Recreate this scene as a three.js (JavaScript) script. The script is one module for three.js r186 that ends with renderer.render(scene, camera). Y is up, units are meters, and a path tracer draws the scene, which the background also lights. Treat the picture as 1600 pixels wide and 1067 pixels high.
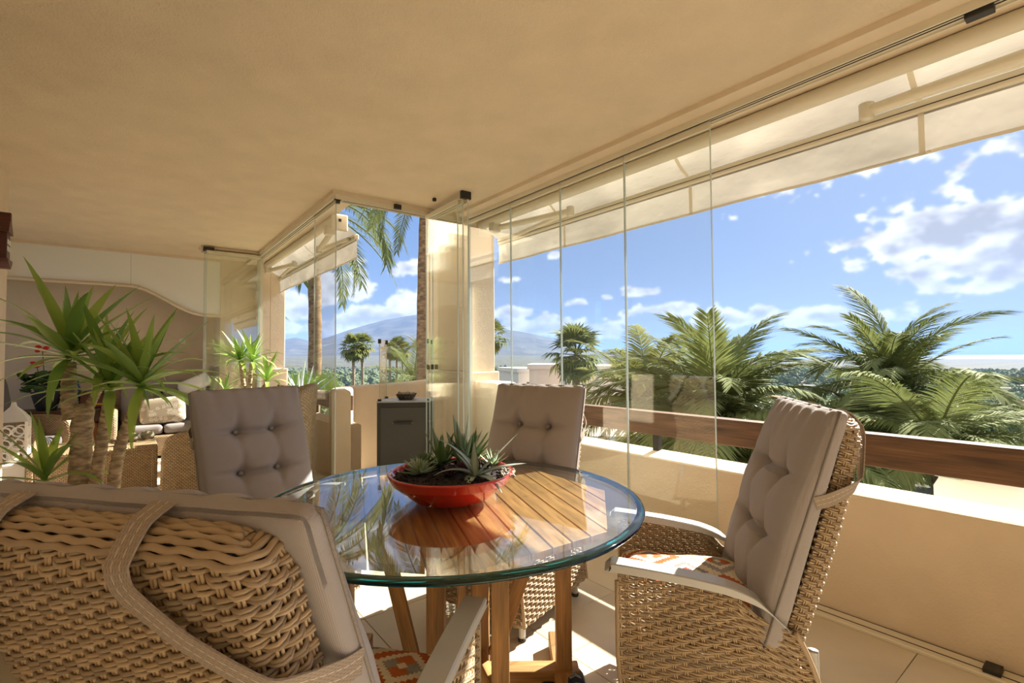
import * as THREE from 'three';
import { RoundedBoxGeometry } from 'three/addons/geometries/RoundedBoxGeometry.js';
import { ImprovedNoise } from 'three/addons/math/ImprovedNoise.js';

// ---------------------------------------------------------------- camera, sky, sun, exposure
const scene = new THREE.Scene();
const renderer = new THREE.WebGLRenderer({ antialias: true });
renderer.toneMapping = THREE.LinearToneMapping;
renderer.toneMappingExposure = 1.15;
renderer.shadowMap.enabled = true;
const EYE = 1.315, FOCAL = 764.65, YAW = 0.661777, PITCH = 0.0311075, ROLL = -0.00705019;
const fwd = new THREE.Vector3(Math.sin(YAW) * Math.cos(PITCH), Math.sin(PITCH), -Math.cos(YAW) * Math.cos(PITCH));
const right0 = new THREE.Vector3(Math.cos(YAW), 0, Math.sin(YAW));
const up0 = new THREE.Vector3().crossVectors(right0, fwd);
const camR = right0.clone().multiplyScalar(Math.cos(ROLL)).addScaledVector(up0, Math.sin(ROLL));
const camU = up0.clone().multiplyScalar(Math.cos(ROLL)).addScaledVector(right0, -Math.sin(ROLL));
const camera = new THREE.PerspectiveCamera(2 * Math.atan(533.5 / FOCAL) * 180 / Math.PI, 1600 / 1067, 0.05, 60000);
camera.position.set(0, EYE, 0);
camera.quaternion.setFromRotationMatrix(new THREE.Matrix4().makeBasis(camR, camU, fwd.clone().negate()));
camera.updateMatrixWorld();
// pixel of the 1600x1067 frame -> direction / point
const ray = (x, y) => fwd.clone().addScaledVector(camR, (x - 800) / FOCAL).addScaledVector(camU, -(y - 533.5) / FOCAL);
const atDepth = (x, y, d) => ray(x, y).multiplyScalar(d).add(camera.position);
const atY = (x, y, Y) => { const d = ray(x, y); return d.multiplyScalar((Y - EYE) / d.y).add(camera.position); };
const atZ = (x, y, Z) => { const d = ray(x, y); return d.multiplyScalar(Z / d.z).add(camera.position); };

function rngOf(seed) { let a = seed >>> 0; return () => { a = (a + 0x6D2B79F5) >>> 0; let t = Math.imul(a ^ (a >>> 15), 1 | a); t = (t + Math.imul(t ^ (t >>> 7), 61 | t)) ^ t; return ((t ^ (t >>> 14)) >>> 0) / 4294967296; }; }
const perlin = new ImprovedNoise();
const fbm = (x, y, z, o = 4) => { let s = 0, a = 0.5, f = 1; for (let i = 0; i < o; i++) { s += a * perlin.noise(x * f, y * f, z * f + i * 7.3); a *= 0.5; f *= 2.03; } return s; };
const clamp = (x, a = 0, b = 1) => Math.min(b, Math.max(a, x));
const smooth = (a, b, x) => { const t = clamp((x - a) / (b - a)); return t * t * (3 - 2 * t); };
const lerp = (a, b, t) => a + (b - a) * t;

const SUN_AZ = 91 * Math.PI / 180, SUN_EL = 35.7 * Math.PI / 180;
const sunDir = new THREE.Vector3(Math.cos(SUN_EL) * Math.sin(SUN_AZ), Math.sin(SUN_EL), -Math.cos(SUN_EL) * Math.cos(SUN_AZ));
const SUN = 18;
const sun = new THREE.DirectionalLight(new THREE.Color(1.0, 0.94, 0.84), SUN);
sun.name = 'sun';
sun.position.copy(sunDir).multiplyScalar(60); sun.castShadow = true;
Object.assign(sun.shadow.camera, { left: -14, right: 14, top: 14, bottom: -14, near: 1, far: 160 });
sun.shadow.mapSize.set(4096, 4096);
scene.add(sun, sun.target);

// the sky: air that pales to the horizon and towards the sun, with cumulus of the same kind all round
{
  const W = 2048, Hh = 1024, data = new Float32Array(W * Hh * 4);
  const blobs = [];
  const blob = (px, py, rx, ry, dens = 1) => { const d = ray(px, py).normalize(); blobs.push([Math.atan2(d.x, -d.z), Math.asin(d.y), rx / FOCAL, ry / FOCAL, dens]); };
  blob(1520, 365, 105, 40, 1.25); blob(1450, 378, 70, 26, 1.1); blob(1575, 410, 95, 34, 1.15); blob(1435, 425, 34, 16, 0.9); blob(1590, 350, 70, 34, 1.2);
  blob(548, 455, 52, 24, 1.1); blob(600, 500, 70, 26, 1.1); blob(645, 480, 50, 28, 1.1); blob(560, 503, 46, 22, 1); blob(645, 420, 34, 17, 1); blob(455, 480, 44, 36, 0.9);
  blob(455, 515, 40, 14, 0.9); blob(556, 407, 20, 8, 0.7); blob(510, 470, 30, 14, 0.8); blob(800, 490, 36, 12, 1); blob(850, 512, 76, 20, 1.1); blob(920, 520, 70, 16, 1); blob(906, 474, 30, 8, 0.8);
  blob(1004, 458, 30, 9, 0.95); blob(1045, 485, 60, 14, 1); blob(1190, 490, 26, 14, 0.9); blob(1225, 492, 30, 8, 0.8); blob(1290, 500, 70, 16, 1.05); blob(800, 437, 22, 6, 0.7); blob(866, 398, 16, 7, 0.7);
  blob(950, 465, 12, 5, 0.7); blob(600, 520, 110, 14, 0.9); blob(1140, 500, 60, 16, 0.9);
  const r = rngOf(77);
  for (let i = 0; i < 90; i++) { const az = 1.75 + r() * 4.5, el = 0.02 + r() * r() * 0.42, s = 0.35 + el * 2.2; blobs.push([az, el, (0.03 + 0.11 * r()) * s * 2, (0.012 + 0.03 * r()) * s * 2, 0.85 + 0.4 * r()]); }
  for (let i = 0; i < 190; i++) { const az = r() * 6.283, el = 0.36 + r() * 0.85; blobs.push([az, el, (0.12 + 0.25 * r()) / Math.cos(el), 0.05 + 0.1 * r(), 0.8 + 0.5 * r()]); }
  for (let i = 0; i < 26; i++) { const az = 0.1 + r() * 1.0, el = 0.335 + r() * 0.2; blobs.push([az, el, 0.10 + 0.12 * r(), 0.03 + 0.035 * r(), 0.9 + 0.3 * r()]); }
  const c3 = [0, 0, 0];
  for (let y = 0; y < Hh; y++) {
    const el = ((y + 0.5) / Hh - 0.5) * Math.PI;
    for (let x = 0; x < W; x++) {
      const o = (y * W + x) * 4;
      if (el < -0.02) { data[o] = 0.30; data[o + 1] = 0.33; data[o + 2] = 0.30; data[o + 3] = 1; continue; }
      const phi = ((x + 0.5) / W - 0.5) * 2 * Math.PI;           // atan2(z, x)
      const dx = Math.cos(el) * Math.cos(phi), dz = Math.cos(el) * Math.sin(phi), dy = Math.sin(el);
      const az = Math.atan2(dx, -dz), e = Math.max(el, 0);
      const t = Math.pow(1 - clamp(e / 0.85), 3.2), h = Math.exp(-e / 0.055);
      c3[0] = lerp(0.13, 0.34, t); c3[1] = lerp(0.26, 0.47, t); c3[2] = lerp(0.57, 0.73, t);
      for (let k = 0; k < 3; k++) c3[k] = lerp(c3[k], [0.62, 0.67, 0.72][k], 0.6 * h);
      const cs = dx * sunDir.x + dy * sunDir.y + dz * sunDir.z, g = 0.30 * Math.pow(Math.max(cs, 0), 5);
      c3[0] += g; c3[1] += g * 0.95; c3[2] += g * 0.75;
      let m = 0;
      for (const b of blobs) {
        let da = az - b[0]; if (da > Math.PI) da -= 2 * Math.PI; if (da < -Math.PI) da += 2 * Math.PI;
        const ex = da * Math.cos(el) / b[2], ey = (el - b[1]) / b[3], q = ex * ex + (ey < 0 ? ey * ey * 1.9 : ey * ey);
        if (q < 5) m = Math.max(m, b[4] * Math.exp(-q * 0.85));
      }
      if (m > 0.05) {
        const n = fbm(dx * 22, dy * 34, dz * 22, 5), n2 = fbm(dx * 70 + 9, dy * 95, dz * 70, 3);
        const dens = smooth(0.38, 0.56, m + n * 0.95 + n2 * 0.3);
        if (dens > 0) {
          const lit = clamp(0.98 + 1.1 * fbm(dx * 24 + 3.1, dy * 40 - 0.9, dz * 24, 5) - 0.30 * smooth(0.62, 1.1, m + 0.6 * n), 0.52, 1.12);
          const w = [0.98 * lit, 0.99 * lit, 1.01 * lit + 0.03];
          for (let k = 0; k < 3; k++) c3[k] = lerp(c3[k], w[k], dens * 0.96);
        }
      }
      data[o] = c3[0]; data[o + 1] = c3[1]; data[o + 2] = c3[2]; data[o + 3] = 1;
    }
  }
  const sky = new THREE.DataTexture(data, W, Hh, THREE.RGBAFormat, THREE.FloatType);
  sky.mapping = THREE.EquirectangularReflectionMapping; sky.colorSpace = THREE.LinearSRGBColorSpace; sky.magFilter = THREE.LinearFilter; sky.needsUpdate = true;
  scene.background = sky; scene.environment = sky;
}

scene.fog = new THREE.FogExp2(new THREE.Color(0.30, 0.52, 1.0), 0.00005);   // sea haze over the valley

// ---------------------------------------------------------------- mesh building helpers
const V = (x, y, z) => new THREE.Vector3(x, y, z);
class Build {
  constructor(colored = false) { this.p = []; this.uv = []; this.i = []; this.c = colored ? [] : null; this.tint = [1, 1, 1]; }
  v(x, y, z, u = 0, w = 0) { this.p.push(x, y, z); this.uv.push(u, w); if (this.c) this.c.push(...this.tint); return this.p.length / 3 - 1; }
  tri(a, b, c) { this.i.push(a, b, c); return this; }
  quad(a, b, c, d) { this.i.push(a, b, c, a, c, d); return this; }
  add(geo, m) {
    const g = m ? geo.clone().applyMatrix4(m) : geo, P = g.attributes.position, U = g.attributes.uv, o = this.p.length / 3;
    for (let k = 0; k < P.count; k++) this.v(P.getX(k), P.getY(k), P.getZ(k), U ? U.getX(k) : 0, U ? U.getY(k) : 0);
    if (g.index) for (let k = 0; k < g.index.count; k++) this.i.push(g.index.getX(k) + o); else for (let k = 0; k < P.count; k++) this.i.push(k + o);
    return this;
  }
  box(cx, cy, cz, sx, sy, sz, m) {
    const x = sx / 2, y = sy / 2, z = sz / 2;
    const F = [[[x, -y, z], [x, -y, -z], [x, y, -z], [x, y, z], sz, sy], [[-x, -y, -z], [-x, -y, z], [-x, y, z], [-x, y, -z], sz, sy], [[-x, y, z], [x, y, z], [x, y, -z], [-x, y, -z], sx, sz],
      [[-x, -y, -z], [x, -y, -z], [x, -y, z], [-x, -y, z], sx, sz], [[-x, -y, z], [x, -y, z], [x, y, z], [-x, y, z], sx, sy], [[x, -y, -z], [-x, -y, -z], [-x, y, -z], [x, y, -z], sx, sy]];
    const t = V(0, 0, 0);
    for (const f of F) {
      const q = [];
      for (let k = 0; k < 4; k++) { t.set(f[k][0] + cx, f[k][1] + cy, f[k][2] + cz); if (m) t.applyMatrix4(m); q.push(this.v(t.x, t.y, t.z, (k === 1 || k === 2) ? f[4] : 0, k > 1 ? f[5] : 0)); }
      this.quad(...q);
    }
    return this;
  }
  span(x0, x1, y0, y1, z0, z1) { return this.box((x0 + x1) / 2, (y0 + y1) / 2, (z0 + z1) / 2, x1 - x0, y1 - y0, z1 - z0); }
  // round-edged box
  rbox(cx, cy, cz, sx, sy, sz, r = 0.006, m, seg = 2) {
    const g = new RoundedBoxGeometry(sx, sy, sz, seg, Math.min(r, sx / 2.01, sy / 2.01, sz / 2.01)); g.translate(cx, cy, cz);
    return this.add(g, m);
  }
  bar(a, b, w, h, r = 0.004) {            // rectangular bar from a to b
    const d = b.clone().sub(a), L = d.length(), q = new THREE.Quaternion().setFromUnitVectors(V(0, 1, 0), d.normalize());
    return this.rbox(0, 0, 0, w, L, h, r, new THREE.Matrix4().compose(a.clone().add(b).multiplyScalar(0.5), q, V(1, 1, 1)));
  }
  tube(pts, r, sides = 6, caps = true, flat = 1, flatN = null) {
    const n = pts.length, rr = typeof r === 'function' ? r : () => r;
    let T = V(0, 0, 0), N = V(0, 0, 0), Bn = V(0, 0, 0), prev = null, first = -1, len = 0;
    for (let k = 0; k < n; k++) {
      const a = pts[Math.max(0, k - 1)], b = pts[Math.min(n - 1, k + 1)];
      T.set(b[0] - a[0], b[1] - a[1], b[2] - a[2]).normalize();
      if (flatN) N.set(...flatN); else if (!prev) N.set(Math.abs(T.y) < 0.9 ? 0 : 1, Math.abs(T.y) < 0.9 ? 1 : 0, 0); else N.copy(prev);
      N.addScaledVector(T, -N.dot(T)).normalize(); prev = N.clone(); Bn.crossVectors(T, N);
      if (k) len += Math.hypot(pts[k][0] - pts[k - 1][0], pts[k][1] - pts[k - 1][1], pts[k][2] - pts[k - 1][2]);
      const R = rr(n > 1 ? k / (n - 1) : 0), o = this.p.length / 3; if (k === 0) first = o;
      for (let s = 0; s < sides; s++) {
        const t = s / sides * Math.PI * 2, c = Math.cos(t) * R * flat, w = Math.sin(t) * R;
        this.v(pts[k][0] + N.x * c + Bn.x * w, pts[k][1] + N.y * c + Bn.y * w, pts[k][2] + N.z * c + Bn.z * w, s / sides * R * 6.28, len);
        if (k) { const s2 = (s + 1) % sides; this.quad(o - sides + s, o - sides + s2, o + s2, o + s); }
      }
    }
    if (caps) { for (let s = 1; s < sides - 1; s++) { this.tri(first, first + s + 1, first + s); const l = this.p.length / 3 - sides; this.tri(l, l + s, l + s + 1); } }
    return this;
  }
  lathe(prof, seg = 32, cx = 0, cy = 0, cz = 0) { const g = new THREE.LatheGeometry(prof.map(([r, y]) => new THREE.Vector2(r, y)), seg); g.translate(cx, cy, cz); return this.add(g); }
  grid(nu, nv, f, us = 1, vs = 1) {
    const o = this.p.length / 3;
    for (let b = 0; b <= nv; b++) for (let a = 0; a <= nu; a++) { const q = f(a / nu, b / nv); this.v(q[0], q[1], q[2], a / nu * us, b / nv * vs); }
    for (let b = 0; b < nv; b++) for (let a = 0; a < nu; a++) { const k = o + b * (nu + 1) + a; this.quad(k, k + 1, k + nu + 2, k + nu + 1); }
    return this;
  }
  // plan outline [[x,z],...] raised from y0 to y1
  prism(outline, y0, y1) {
    const sh = new THREE.Shape(outline.map(([x, z]) => new THREE.Vector2(x, -z)));
    const g = new THREE.ExtrudeGeometry(sh, { depth: y1 - y0, bevelEnabled: false }); g.rotateX(-Math.PI / 2); g.translate(0, y0, 0); return this.add(g);
  }
  shape(pts, depth, bevel, m) {          // outline in x,y extruded along z
    const g = new THREE.ExtrudeGeometry(new THREE.Shape(pts.map(([x, y]) => new THREE.Vector2(x, y))), { depth, bevelEnabled: !!bevel, bevelSize: bevel || 0, bevelThickness: bevel || 0, bevelSegments: 2, steps: 1 });
    return this.add(g, m);
  }
  geo(mode) {                             // mode: undefined keep uv, 'box' uv in metres by faces, 'grain' the same with v along the longest axis
    const g = new THREE.BufferGeometry();
    g.setAttribute('position', new THREE.Float32BufferAttribute(this.p, 3));
    g.setAttribute('uv', new THREE.Float32BufferAttribute(this.uv, 2));
    if (this.c) g.setAttribute('color', new THREE.Float32BufferAttribute(this.c, 3));
    g.setIndex(this.i.length && this.p.length / 3 > 65535 ? new THREE.Uint32BufferAttribute(this.i, 1) : this.i);
    g.computeVertexNormals();
    if (mode) boxUV(g, mode);
    return g;
  }
}
function boxUV(g, mode) {
  g.computeBoundingBox(); const s = g.boundingBox.getSize(V(0, 0, 0)).toArray(), L = s.indexOf(Math.max(...s));
  const P = g.attributes.position, N = g.attributes.normal, U = g.attributes.uv;
  for (let k = 0; k < P.count; k++) {
    const n = [Math.abs(N.getX(k)), Math.abs(N.getY(k)), Math.abs(N.getZ(k))], p = [P.getX(k), P.getY(k), P.getZ(k)], d = n.indexOf(Math.max(...n));
    let [a, b] = [[2, 1], [0, 2], [0, 1]][d]; if (mode === 'grain' && a === L) [a, b] = [b, a];
    U.setXY(k, p[a], p[b]);
  }
}
const taken = {};
const numbered = (n) => { const k = taken[n] = (taken[n] ?? -1) + 1; return k ? n + '_' + String(k).padStart(3, '0') : n; };
function part(name, geo, mat, parent, label) {
  const m = new THREE.Mesh(geo instanceof Build ? geo.geo() : geo, mat); m.name = name; m.castShadow = m.receiveShadow = true; parent.add(m);
  if (label) m.userData.label = label;
  return m;
}
function thing(name, label, category, pos = [0, 0, 0], turn = 0, group) {
  const o = new THREE.Group(); o.name = numbered(name); o.position.set(...(pos.isVector3 ? pos.toArray() : pos)); o.rotation.y = turn; o.userData = { label, category };
  if (group) o.userData.group = group;
  scene.add(o); return o;
}
function single(name, label, category, geo, mat, group) {
  const m = part(numbered(name), geo, mat, scene); m.userData = { label, category }; if (group) m.userData.group = group; return m;
}
function struct(name, geo, mat) { const m = part(numbered(name), geo, mat, scene); m.userData.kind = 'structure'; return m; }

// ---------------------------------------------------------------- textures and materials
function periodic(seed) {                // tileable value noise
  const r = rngOf(seed), T = new Float32Array(65536); for (let k = 0; k < 65536; k++) T[k] = r();
  return (x, y, px, py) => {
    const xi = Math.floor(x), yi = Math.floor(y), fx = x - xi, fy = y - yi, u = fx * fx * (3 - 2 * fx), w = fy * fy * (3 - 2 * fy);
    const h = (a, b) => T[((((a % px) + px) % px) * 131 + (((b % py) + py) % py) * 7919) & 65535];
    return lerp(lerp(h(xi, yi), h(xi + 1, yi), u), lerp(h(xi, yi + 1), h(xi + 1, yi + 1), u), w);
  };
}
const pn = periodic(5);
const pf = (u, v, fx, fy, o = 4) => { let s = 0, a = 0.5; for (let k = 0; k < o; k++) { s += a * pn(u * fx + k * 0.37, v * fy, fx, fy); a *= 0.5; fx *= 2; fy *= 2; } return s; };
function tex(size, f, srgb) {
  const d = new Uint8Array(size * size * 4);
  for (let y = 0; y < size; y++) for (let x = 0; x < size; x++) { const c = f(x / size, y / size), o = (y * size + x) * 4; if (typeof c === 'number') d[o] = d[o + 1] = d[o + 2] = clamp(c) * 255; else { d[o] = clamp(c[0]) * 255; d[o + 1] = clamp(c[1]) * 255; d[o + 2] = clamp(c[2]) * 255; } d[o + 3] = 255; }
  const t = new THREE.DataTexture(d, size, size); t.wrapS = t.wrapT = THREE.RepeatWrapping; t.magFilter = THREE.LinearFilter; t.minFilter = THREE.LinearMipmapLinearFilter; t.generateMipmaps = true; if (srgb) t.colorSpace = THREE.SRGBColorSpace; t.needsUpdate = true; return t;
}
const rep = (t, x, y = x) => { const c = t.clone(); c.repeat.set(x, y); c.needsUpdate = true; return c; };
const L = (r, g, b) => new THREE.Color().setRGB(r, g, b);
const std = (o) => new THREE.MeshStandardMaterial({ side: THREE.DoubleSide, roughness: 0.8, ...o });
const phy = (o) => new THREE.MeshPhysicalMaterial({ side: THREE.DoubleSide, roughness: 0.8, ...o });

const tPlaster = tex(512, (u, v) => 0.5 * pf(u, v, 24, 24, 4) + 0.5 * pf(u, v, 90, 90, 2));
const tBlotch = tex(256, (u, v) => { const k = 0.95 + 0.07 * (pf(u, v, 5, 5, 5) - 0.47); return [k, k * 0.997, k * 0.99]; }, true);
const tCloth = tex(128, (u, v) => 0.5 + 0.25 * Math.sin(u * 6.283 * 32) + 0.25 * Math.sin(v * 6.283 * 32));
const tWood = tex(512, (u, v) => { const g = pf(u, v, 28, 2, 4), s = pf(u, v, 90, 4, 2), k = 0.70 + 0.5 * (g - 0.3) + 0.22 * (s - 0.4); return [k, k * 0.97, k * 0.93]; }, true);
const tWoodB = tex(256, (u, v) => pf(u, v, 60, 3, 3));
const tTile = tex(256, (u, v) => { const k = 0.94 + 0.16 * (pf(u, v, 4, 4, 5) - 0.47); return [k, k * 0.99, k * 0.975]; }, true);
const tWicker = tex(256, (u, v) => { const a = Math.floor(v * 16), s = Math.abs(Math.sin(v * 16 * Math.PI)), st = Math.cos((u * 8 + a * 0.5) * 6.283); return clamp(0.2 + 0.6 * Math.sqrt(s) * (0.62 + 0.38 * st)); });
const tWickerC = tex(256, (u, v) => { const a = Math.floor(v * 16), r = pn(a * 3.1, Math.floor(u * 8 + a) * 1.7, 64, 64), s = Math.abs(Math.sin(v * 16 * Math.PI)), st = Math.cos((u * 8 + a * 0.5) * 6.283); const k = (s > 0.35 && st > -0.86) ? 0.8 + 0.2 * r : 0.42; return [k, k * 0.95, k * 0.88]; }, true);
const tRock = tex(512, (u, v) => { const k = 0.55 + 0.9 * (pf(u, v, 6, 6, 6) - 0.35); return [k, k, k * 0.98]; }, true);
const tBark = tex(256, (u, v) => { const k = 0.74 + 0.75 * (pf(u, v, 10, 26, 4) - 0.3); return [k, k * 0.95, k * 0.88]; }, true);
const tRust = tex(256, (u, v) => { const k = 0.8 + 0.45 * (pf(u, v, 3, 3, 5) - 0.47); return [k, k, k]; }, true);

const M = {
  wall: std({ color: L(0.83, 0.69, 0.515), map: tBlotch, bumpMap: rep(tPlaster, 1.5), bumpScale: 0.0025, roughness: 0.95 }),
  ceiling: std({ color: L(0.83, 0.69, 0.51), map: tBlotch, bumpMap: rep(tPlaster, 1.6), bumpScale: 0.007, roughness: 0.95 }),
  white: std({ color: L(0.85, 0.84, 0.80), bumpMap: tPlaster, bumpScale: 0.001, roughness: 0.85 }),
  tile: [0, 1, 2].map((k) => std({ color: L(0.74 - 0.02 * k, 0.655 - 0.02 * k, 0.50 - 0.02 * k), map: rep(tTile, 0.8), roughness: 0.32 })),
  grout: std({ color: L(0.48, 0.40, 0.29), roughness: 0.95 }),
  alu: std({ color: L(0.74, 0.68, 0.54), roughness: 0.42, metalness: 0.15 }),
  black: std({ color: L(0.02, 0.018, 0.016), roughness: 0.5 }),
  gap: std({ color: L(0.06, 0.045, 0.03), roughness: 0.9 }),
  pane: phy({ color: L(0.985, 0.995, 0.985), roughness: 0, transmission: 1, thickness: 0, ior: 1.5, metalness: 0 }),
  edge: phy({ color: L(0.74, 0.82, 0.80), roughness: 0.25, transmission: 0.35, thickness: 0, ior: 1.5 }),
  tableGlass: phy({ color: L(0.965, 0.99, 0.975), roughness: 0, transmission: 1, thickness: 0, ior: 1.75 }),
  tableEdge: phy({ color: L(0.8, 0.95, 0.92), roughness: 0.03, transmission: 1, thickness: 0.03, ior: 1.52, attenuationColor: L(0.03, 0.30, 0.36), attenuationDistance: 0.016 }),
  teak: std({ color: L(0.70, 0.395, 0.15), map: rep(tWood, 2.2), bumpMap: rep(tWoodB, 2.2), bumpScale: 0.0008, roughness: 0.5 }),
  rail: std({ color: L(0.23, 0.125, 0.066), map: rep(tWood, 1.6), bumpMap: rep(tWoodB, 1.6), bumpScale: 0.004, roughness: 0.72 }),
  darkWood: std({ color: L(0.16, 0.07, 0.035), map: tWood, roughness: 0.5 }),
  redWood: std({ color: L(0.14, 0.03, 0.02), map: tWood, roughness: 0.4 }),
  rattan: std({ color: L(0.39, 0.29, 0.185), vertexColors: true, roughness: 0.55 }),
  wicker: std({ color: L(0.55, 0.43, 0.28), map: rep(tWickerC, 4.4), bumpMap: rep(tWicker, 4.4), bumpScale: 0.006, roughness: 0.6 }),
  arm: std({ color: L(0.46, 0.45, 0.435), roughness: 0.42, metalness: 0.1 }),
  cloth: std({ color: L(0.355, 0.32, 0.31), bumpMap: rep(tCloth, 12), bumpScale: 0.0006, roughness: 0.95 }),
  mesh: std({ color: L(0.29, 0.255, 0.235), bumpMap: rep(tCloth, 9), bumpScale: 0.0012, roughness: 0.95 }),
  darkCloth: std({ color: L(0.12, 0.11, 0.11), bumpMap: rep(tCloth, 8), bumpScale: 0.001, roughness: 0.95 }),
  awning: phy({ color: L(0.66, 0.60, 0.49), map: tRust, bumpMap: rep(tPlaster, 0.5), bumpScale: 0.01, roughness: 0.97, transmission: 0.30, thickness: 0 }),
  awningSeam: phy({ color: L(0.78, 0.70, 0.55), roughness: 0.97, transmission: 0.5, thickness: 0 }),
  awningMetal: std({ color: L(0.72, 0.66, 0.52), roughness: 0.45 }),
  redGlaze: phy({ color: L(0.44, 0.014, 0.007), roughness: 0.16, clearcoat: 0.6, clearcoatRoughness: 0.08 }),
  soil: std({ color: L(0.022, 0.012, 0.009), roughness: 1 }),
  charcoal: std({ color: L(0.045, 0.047, 0.05), roughness: 0.5, metalness: 0.25 }),
  charcoalFace: std({ color: L(0.078, 0.081, 0.085), roughness: 0.5, metalness: 0.25 }),
  steel: std({ color: L(0.55, 0.55, 0.55), roughness: 0.3, metalness: 0.9 }),
  greyTop: std({ color: L(0.42, 0.43, 0.45), roughness: 0.4 }),
  stone: std({ color: L(0.6, 0.52, 0.44), map: tRock, roughness: 0.9 }),
  yucca: phy({ color: L(0.37, 0.53, 0.10), roughness: 0.5, transmission: 0.3, thickness: 0 }),
  yuccaDark: phy({ color: L(0.24, 0.40, 0.08), roughness: 0.5, transmission: 0.28, thickness: 0 }),
  yuccaTrunk: std({ color: L(0.70, 0.60, 0.47), map: rep(tBark, 3), bumpMap: rep(tBark, 3), bumpScale: 0.006, roughness: 0.95 }),
  palm: [L(0.20, 0.23, 0.08), L(0.145, 0.175, 0.08), L(0.27, 0.28, 0.075)].map((c) => phy({ color: c, roughness: 0.8, specularIntensity: 0.12, transmission: 0.35, thickness: 0 })),
  palmTrunk: std({ color: L(0.34, 0.24, 0.15), map: rep(tBark, 0.8), roughness: 0.95 }),
  palmTrunkGrey: std({ color: L(0.42, 0.37, 0.29), map: rep(tBark, 0.6), roughness: 0.95 }),
  aloe: phy({ color: L(0.22, 0.32, 0.20), roughness: 0.45, transmission: 0.12, thickness: 0 }),
  aloeGreen: phy({ color: L(0.12, 0.22, 0.07), roughness: 0.45, transmission: 0.12, thickness: 0 }),
  agave: phy({ color: L(0.33, 0.42, 0.36), roughness: 0.5, transmission: 0.1, thickness: 0 }),
  sedum: phy({ color: L(0.34, 0.44, 0.25), roughness: 0.5, transmission: 0.1, thickness: 0 }),
  purple: std({ color: L(0.07, 0.02, 0.03), roughness: 0.5 }),
  terracotta: std({ color: L(0.42, 0.17, 0.08), roughness: 0.85 }),
  blackPot: std({ color: L(0.02, 0.022, 0.025), roughness: 0.45 }),
  geranium: phy({ color: L(0.06, 0.14, 0.03), roughness: 0.6, transmission: 0.2, thickness: 0 }),
  petal: phy({ color: L(0.75, 0.025, 0.015), roughness: 0.6, transmission: 0.2, thickness: 0 }),
  navy: std({ color: L(0.012, 0.016, 0.04), roughness: 0.8 }),
  rubber: std({ color: L(0.62, 0.60, 0.56), roughness: 0.7 }),
  lace: std({ color: L(0.3, 0.36, 0.42), roughness: 0.9 }),
  wax: std({ color: L(0.8, 0.72, 0.55), roughness: 0.6 }),
};

// ---------------------------------------------------------------- the building
const atX = (x, y, X) => { const d = ray(x, y); return d.multiplyScalar(X / d.x).add(camera.position); };
const CEIL = 2.80, XG = 2.76, XL = 1.44, ZJ = -4.38, XV = 3.2;
{ // floor: bed, then every tile in the part of the terrace that can be seen
  const bed = new Build(); bed.span(-4.5, 3.3, -0.30, -0.010, -9.4, 6.0);
  const floor = struct('floor', bed.geo('box'), M.grout);
  const P = 0.6, tg = new Build().rbox(0, -0.005, 0, P - 0.003, 0.012, P - 0.003, 0.002, null, 1).geo('box');
  for (let a = -6; a < 5; a++) for (let b = -15; b < 10; b++) {
    const x = 2.746 - P * (a + 0.5) + 0, z = -0.64 + P * (b + 0.5);
    if (x < -4 || (x < -1.2 && z > -4.4) || z < -9.2 || x > 2.86) continue;
    const t = part('tile', tg, M.tile[(a * 7 + b * 13 + 300) % 3], floor); t.position.set(x, 0, z); if ((a + b) % 2) t.rotation.y = Math.PI / 2;
  }
}
{ // ceilings with the roof above
  const c = new Build(); c.span(-4.5, XL + 0.16, CEIL, 3.25, -9.4, 6.0); c.span(XL + 0.16, 2.96, CEIL, 3.25, ZJ - 0.16, 6.0);
  struct('ceiling', c.geo('box'), M.ceiling);
}
struct('wall_left', new Build().span(-1.0, -0.80, 0, CEIL, -5.62, 6.0).geo('box'), M.wall);
struct('wall_front', new Build().span(-1.0, 2.96, 0, CEIL, 6.0, 6.2).geo('box'), M.wall);
struct('wall_far_left', new Build().span(-2.4, -2.2, -0.3, 0.62, -9.15, -5.62).span(-2.4, -2.2, 2.62, CEIL, -9.15, -5.62).geo('box'), M.wall);
struct('wall_house', new Build().span(-2.4, -1.0, 0, CEIL, -5.62, -5.42).geo('box'), M.wall);
struct('wall_back', new Build().span(-4.5, 1.9, 0, CEIL, -9.4, -9.15).geo('box'), M.wall);
struct('wall_lounge_right', new Build().span(1.05, 1.53, 0, CEIL, -9.15, -8.45).geo('box'), M.wall);
{ // ogee arch header in front of the lounge
  const pts = [[-2.2, 2.33], [-0.1, 2.335]];
  for (let k = 1; k <= 14; k++) { const t = k / 14; pts.push([-0.1 + 0.95 * t, 2.335 - 0.365 * smooth(0.05, 1, t)]); }
  pts.push([1.05, 1.965], [1.05, CEIL], [-2.2, CEIL]);
  const h = struct('wall_arch', new Build().shape(pts, 0.16, 0, new THREE.Matrix4().makeTranslation(0, 0, -8.62)).geo('box'), M.white);
  const rim = []; for (const p of pts.slice(0, 17)) rim.push([p[0], p[1] - 0.012, -8.45]);
  part('moulding', new Build().tube(rim, 0.022, 6), M.wall, h);
  part('moulding', new Build().span(-2.2, 1.05, CEIL - 0.035, CEIL, -8.462, -8.43).geo('box'), M.wall, h);
  part('seam', new Build().span(-0.016, -0.012, 2.35, CEIL - 0.04, -8.4605, -8.459), M.grout, h);
  const b = new Build().span(-1.6, -1.2, 2.36, CEIL, -8.7, -8.35); struct('trim_bracket', b.geo('box'), M.wall);
}
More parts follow.
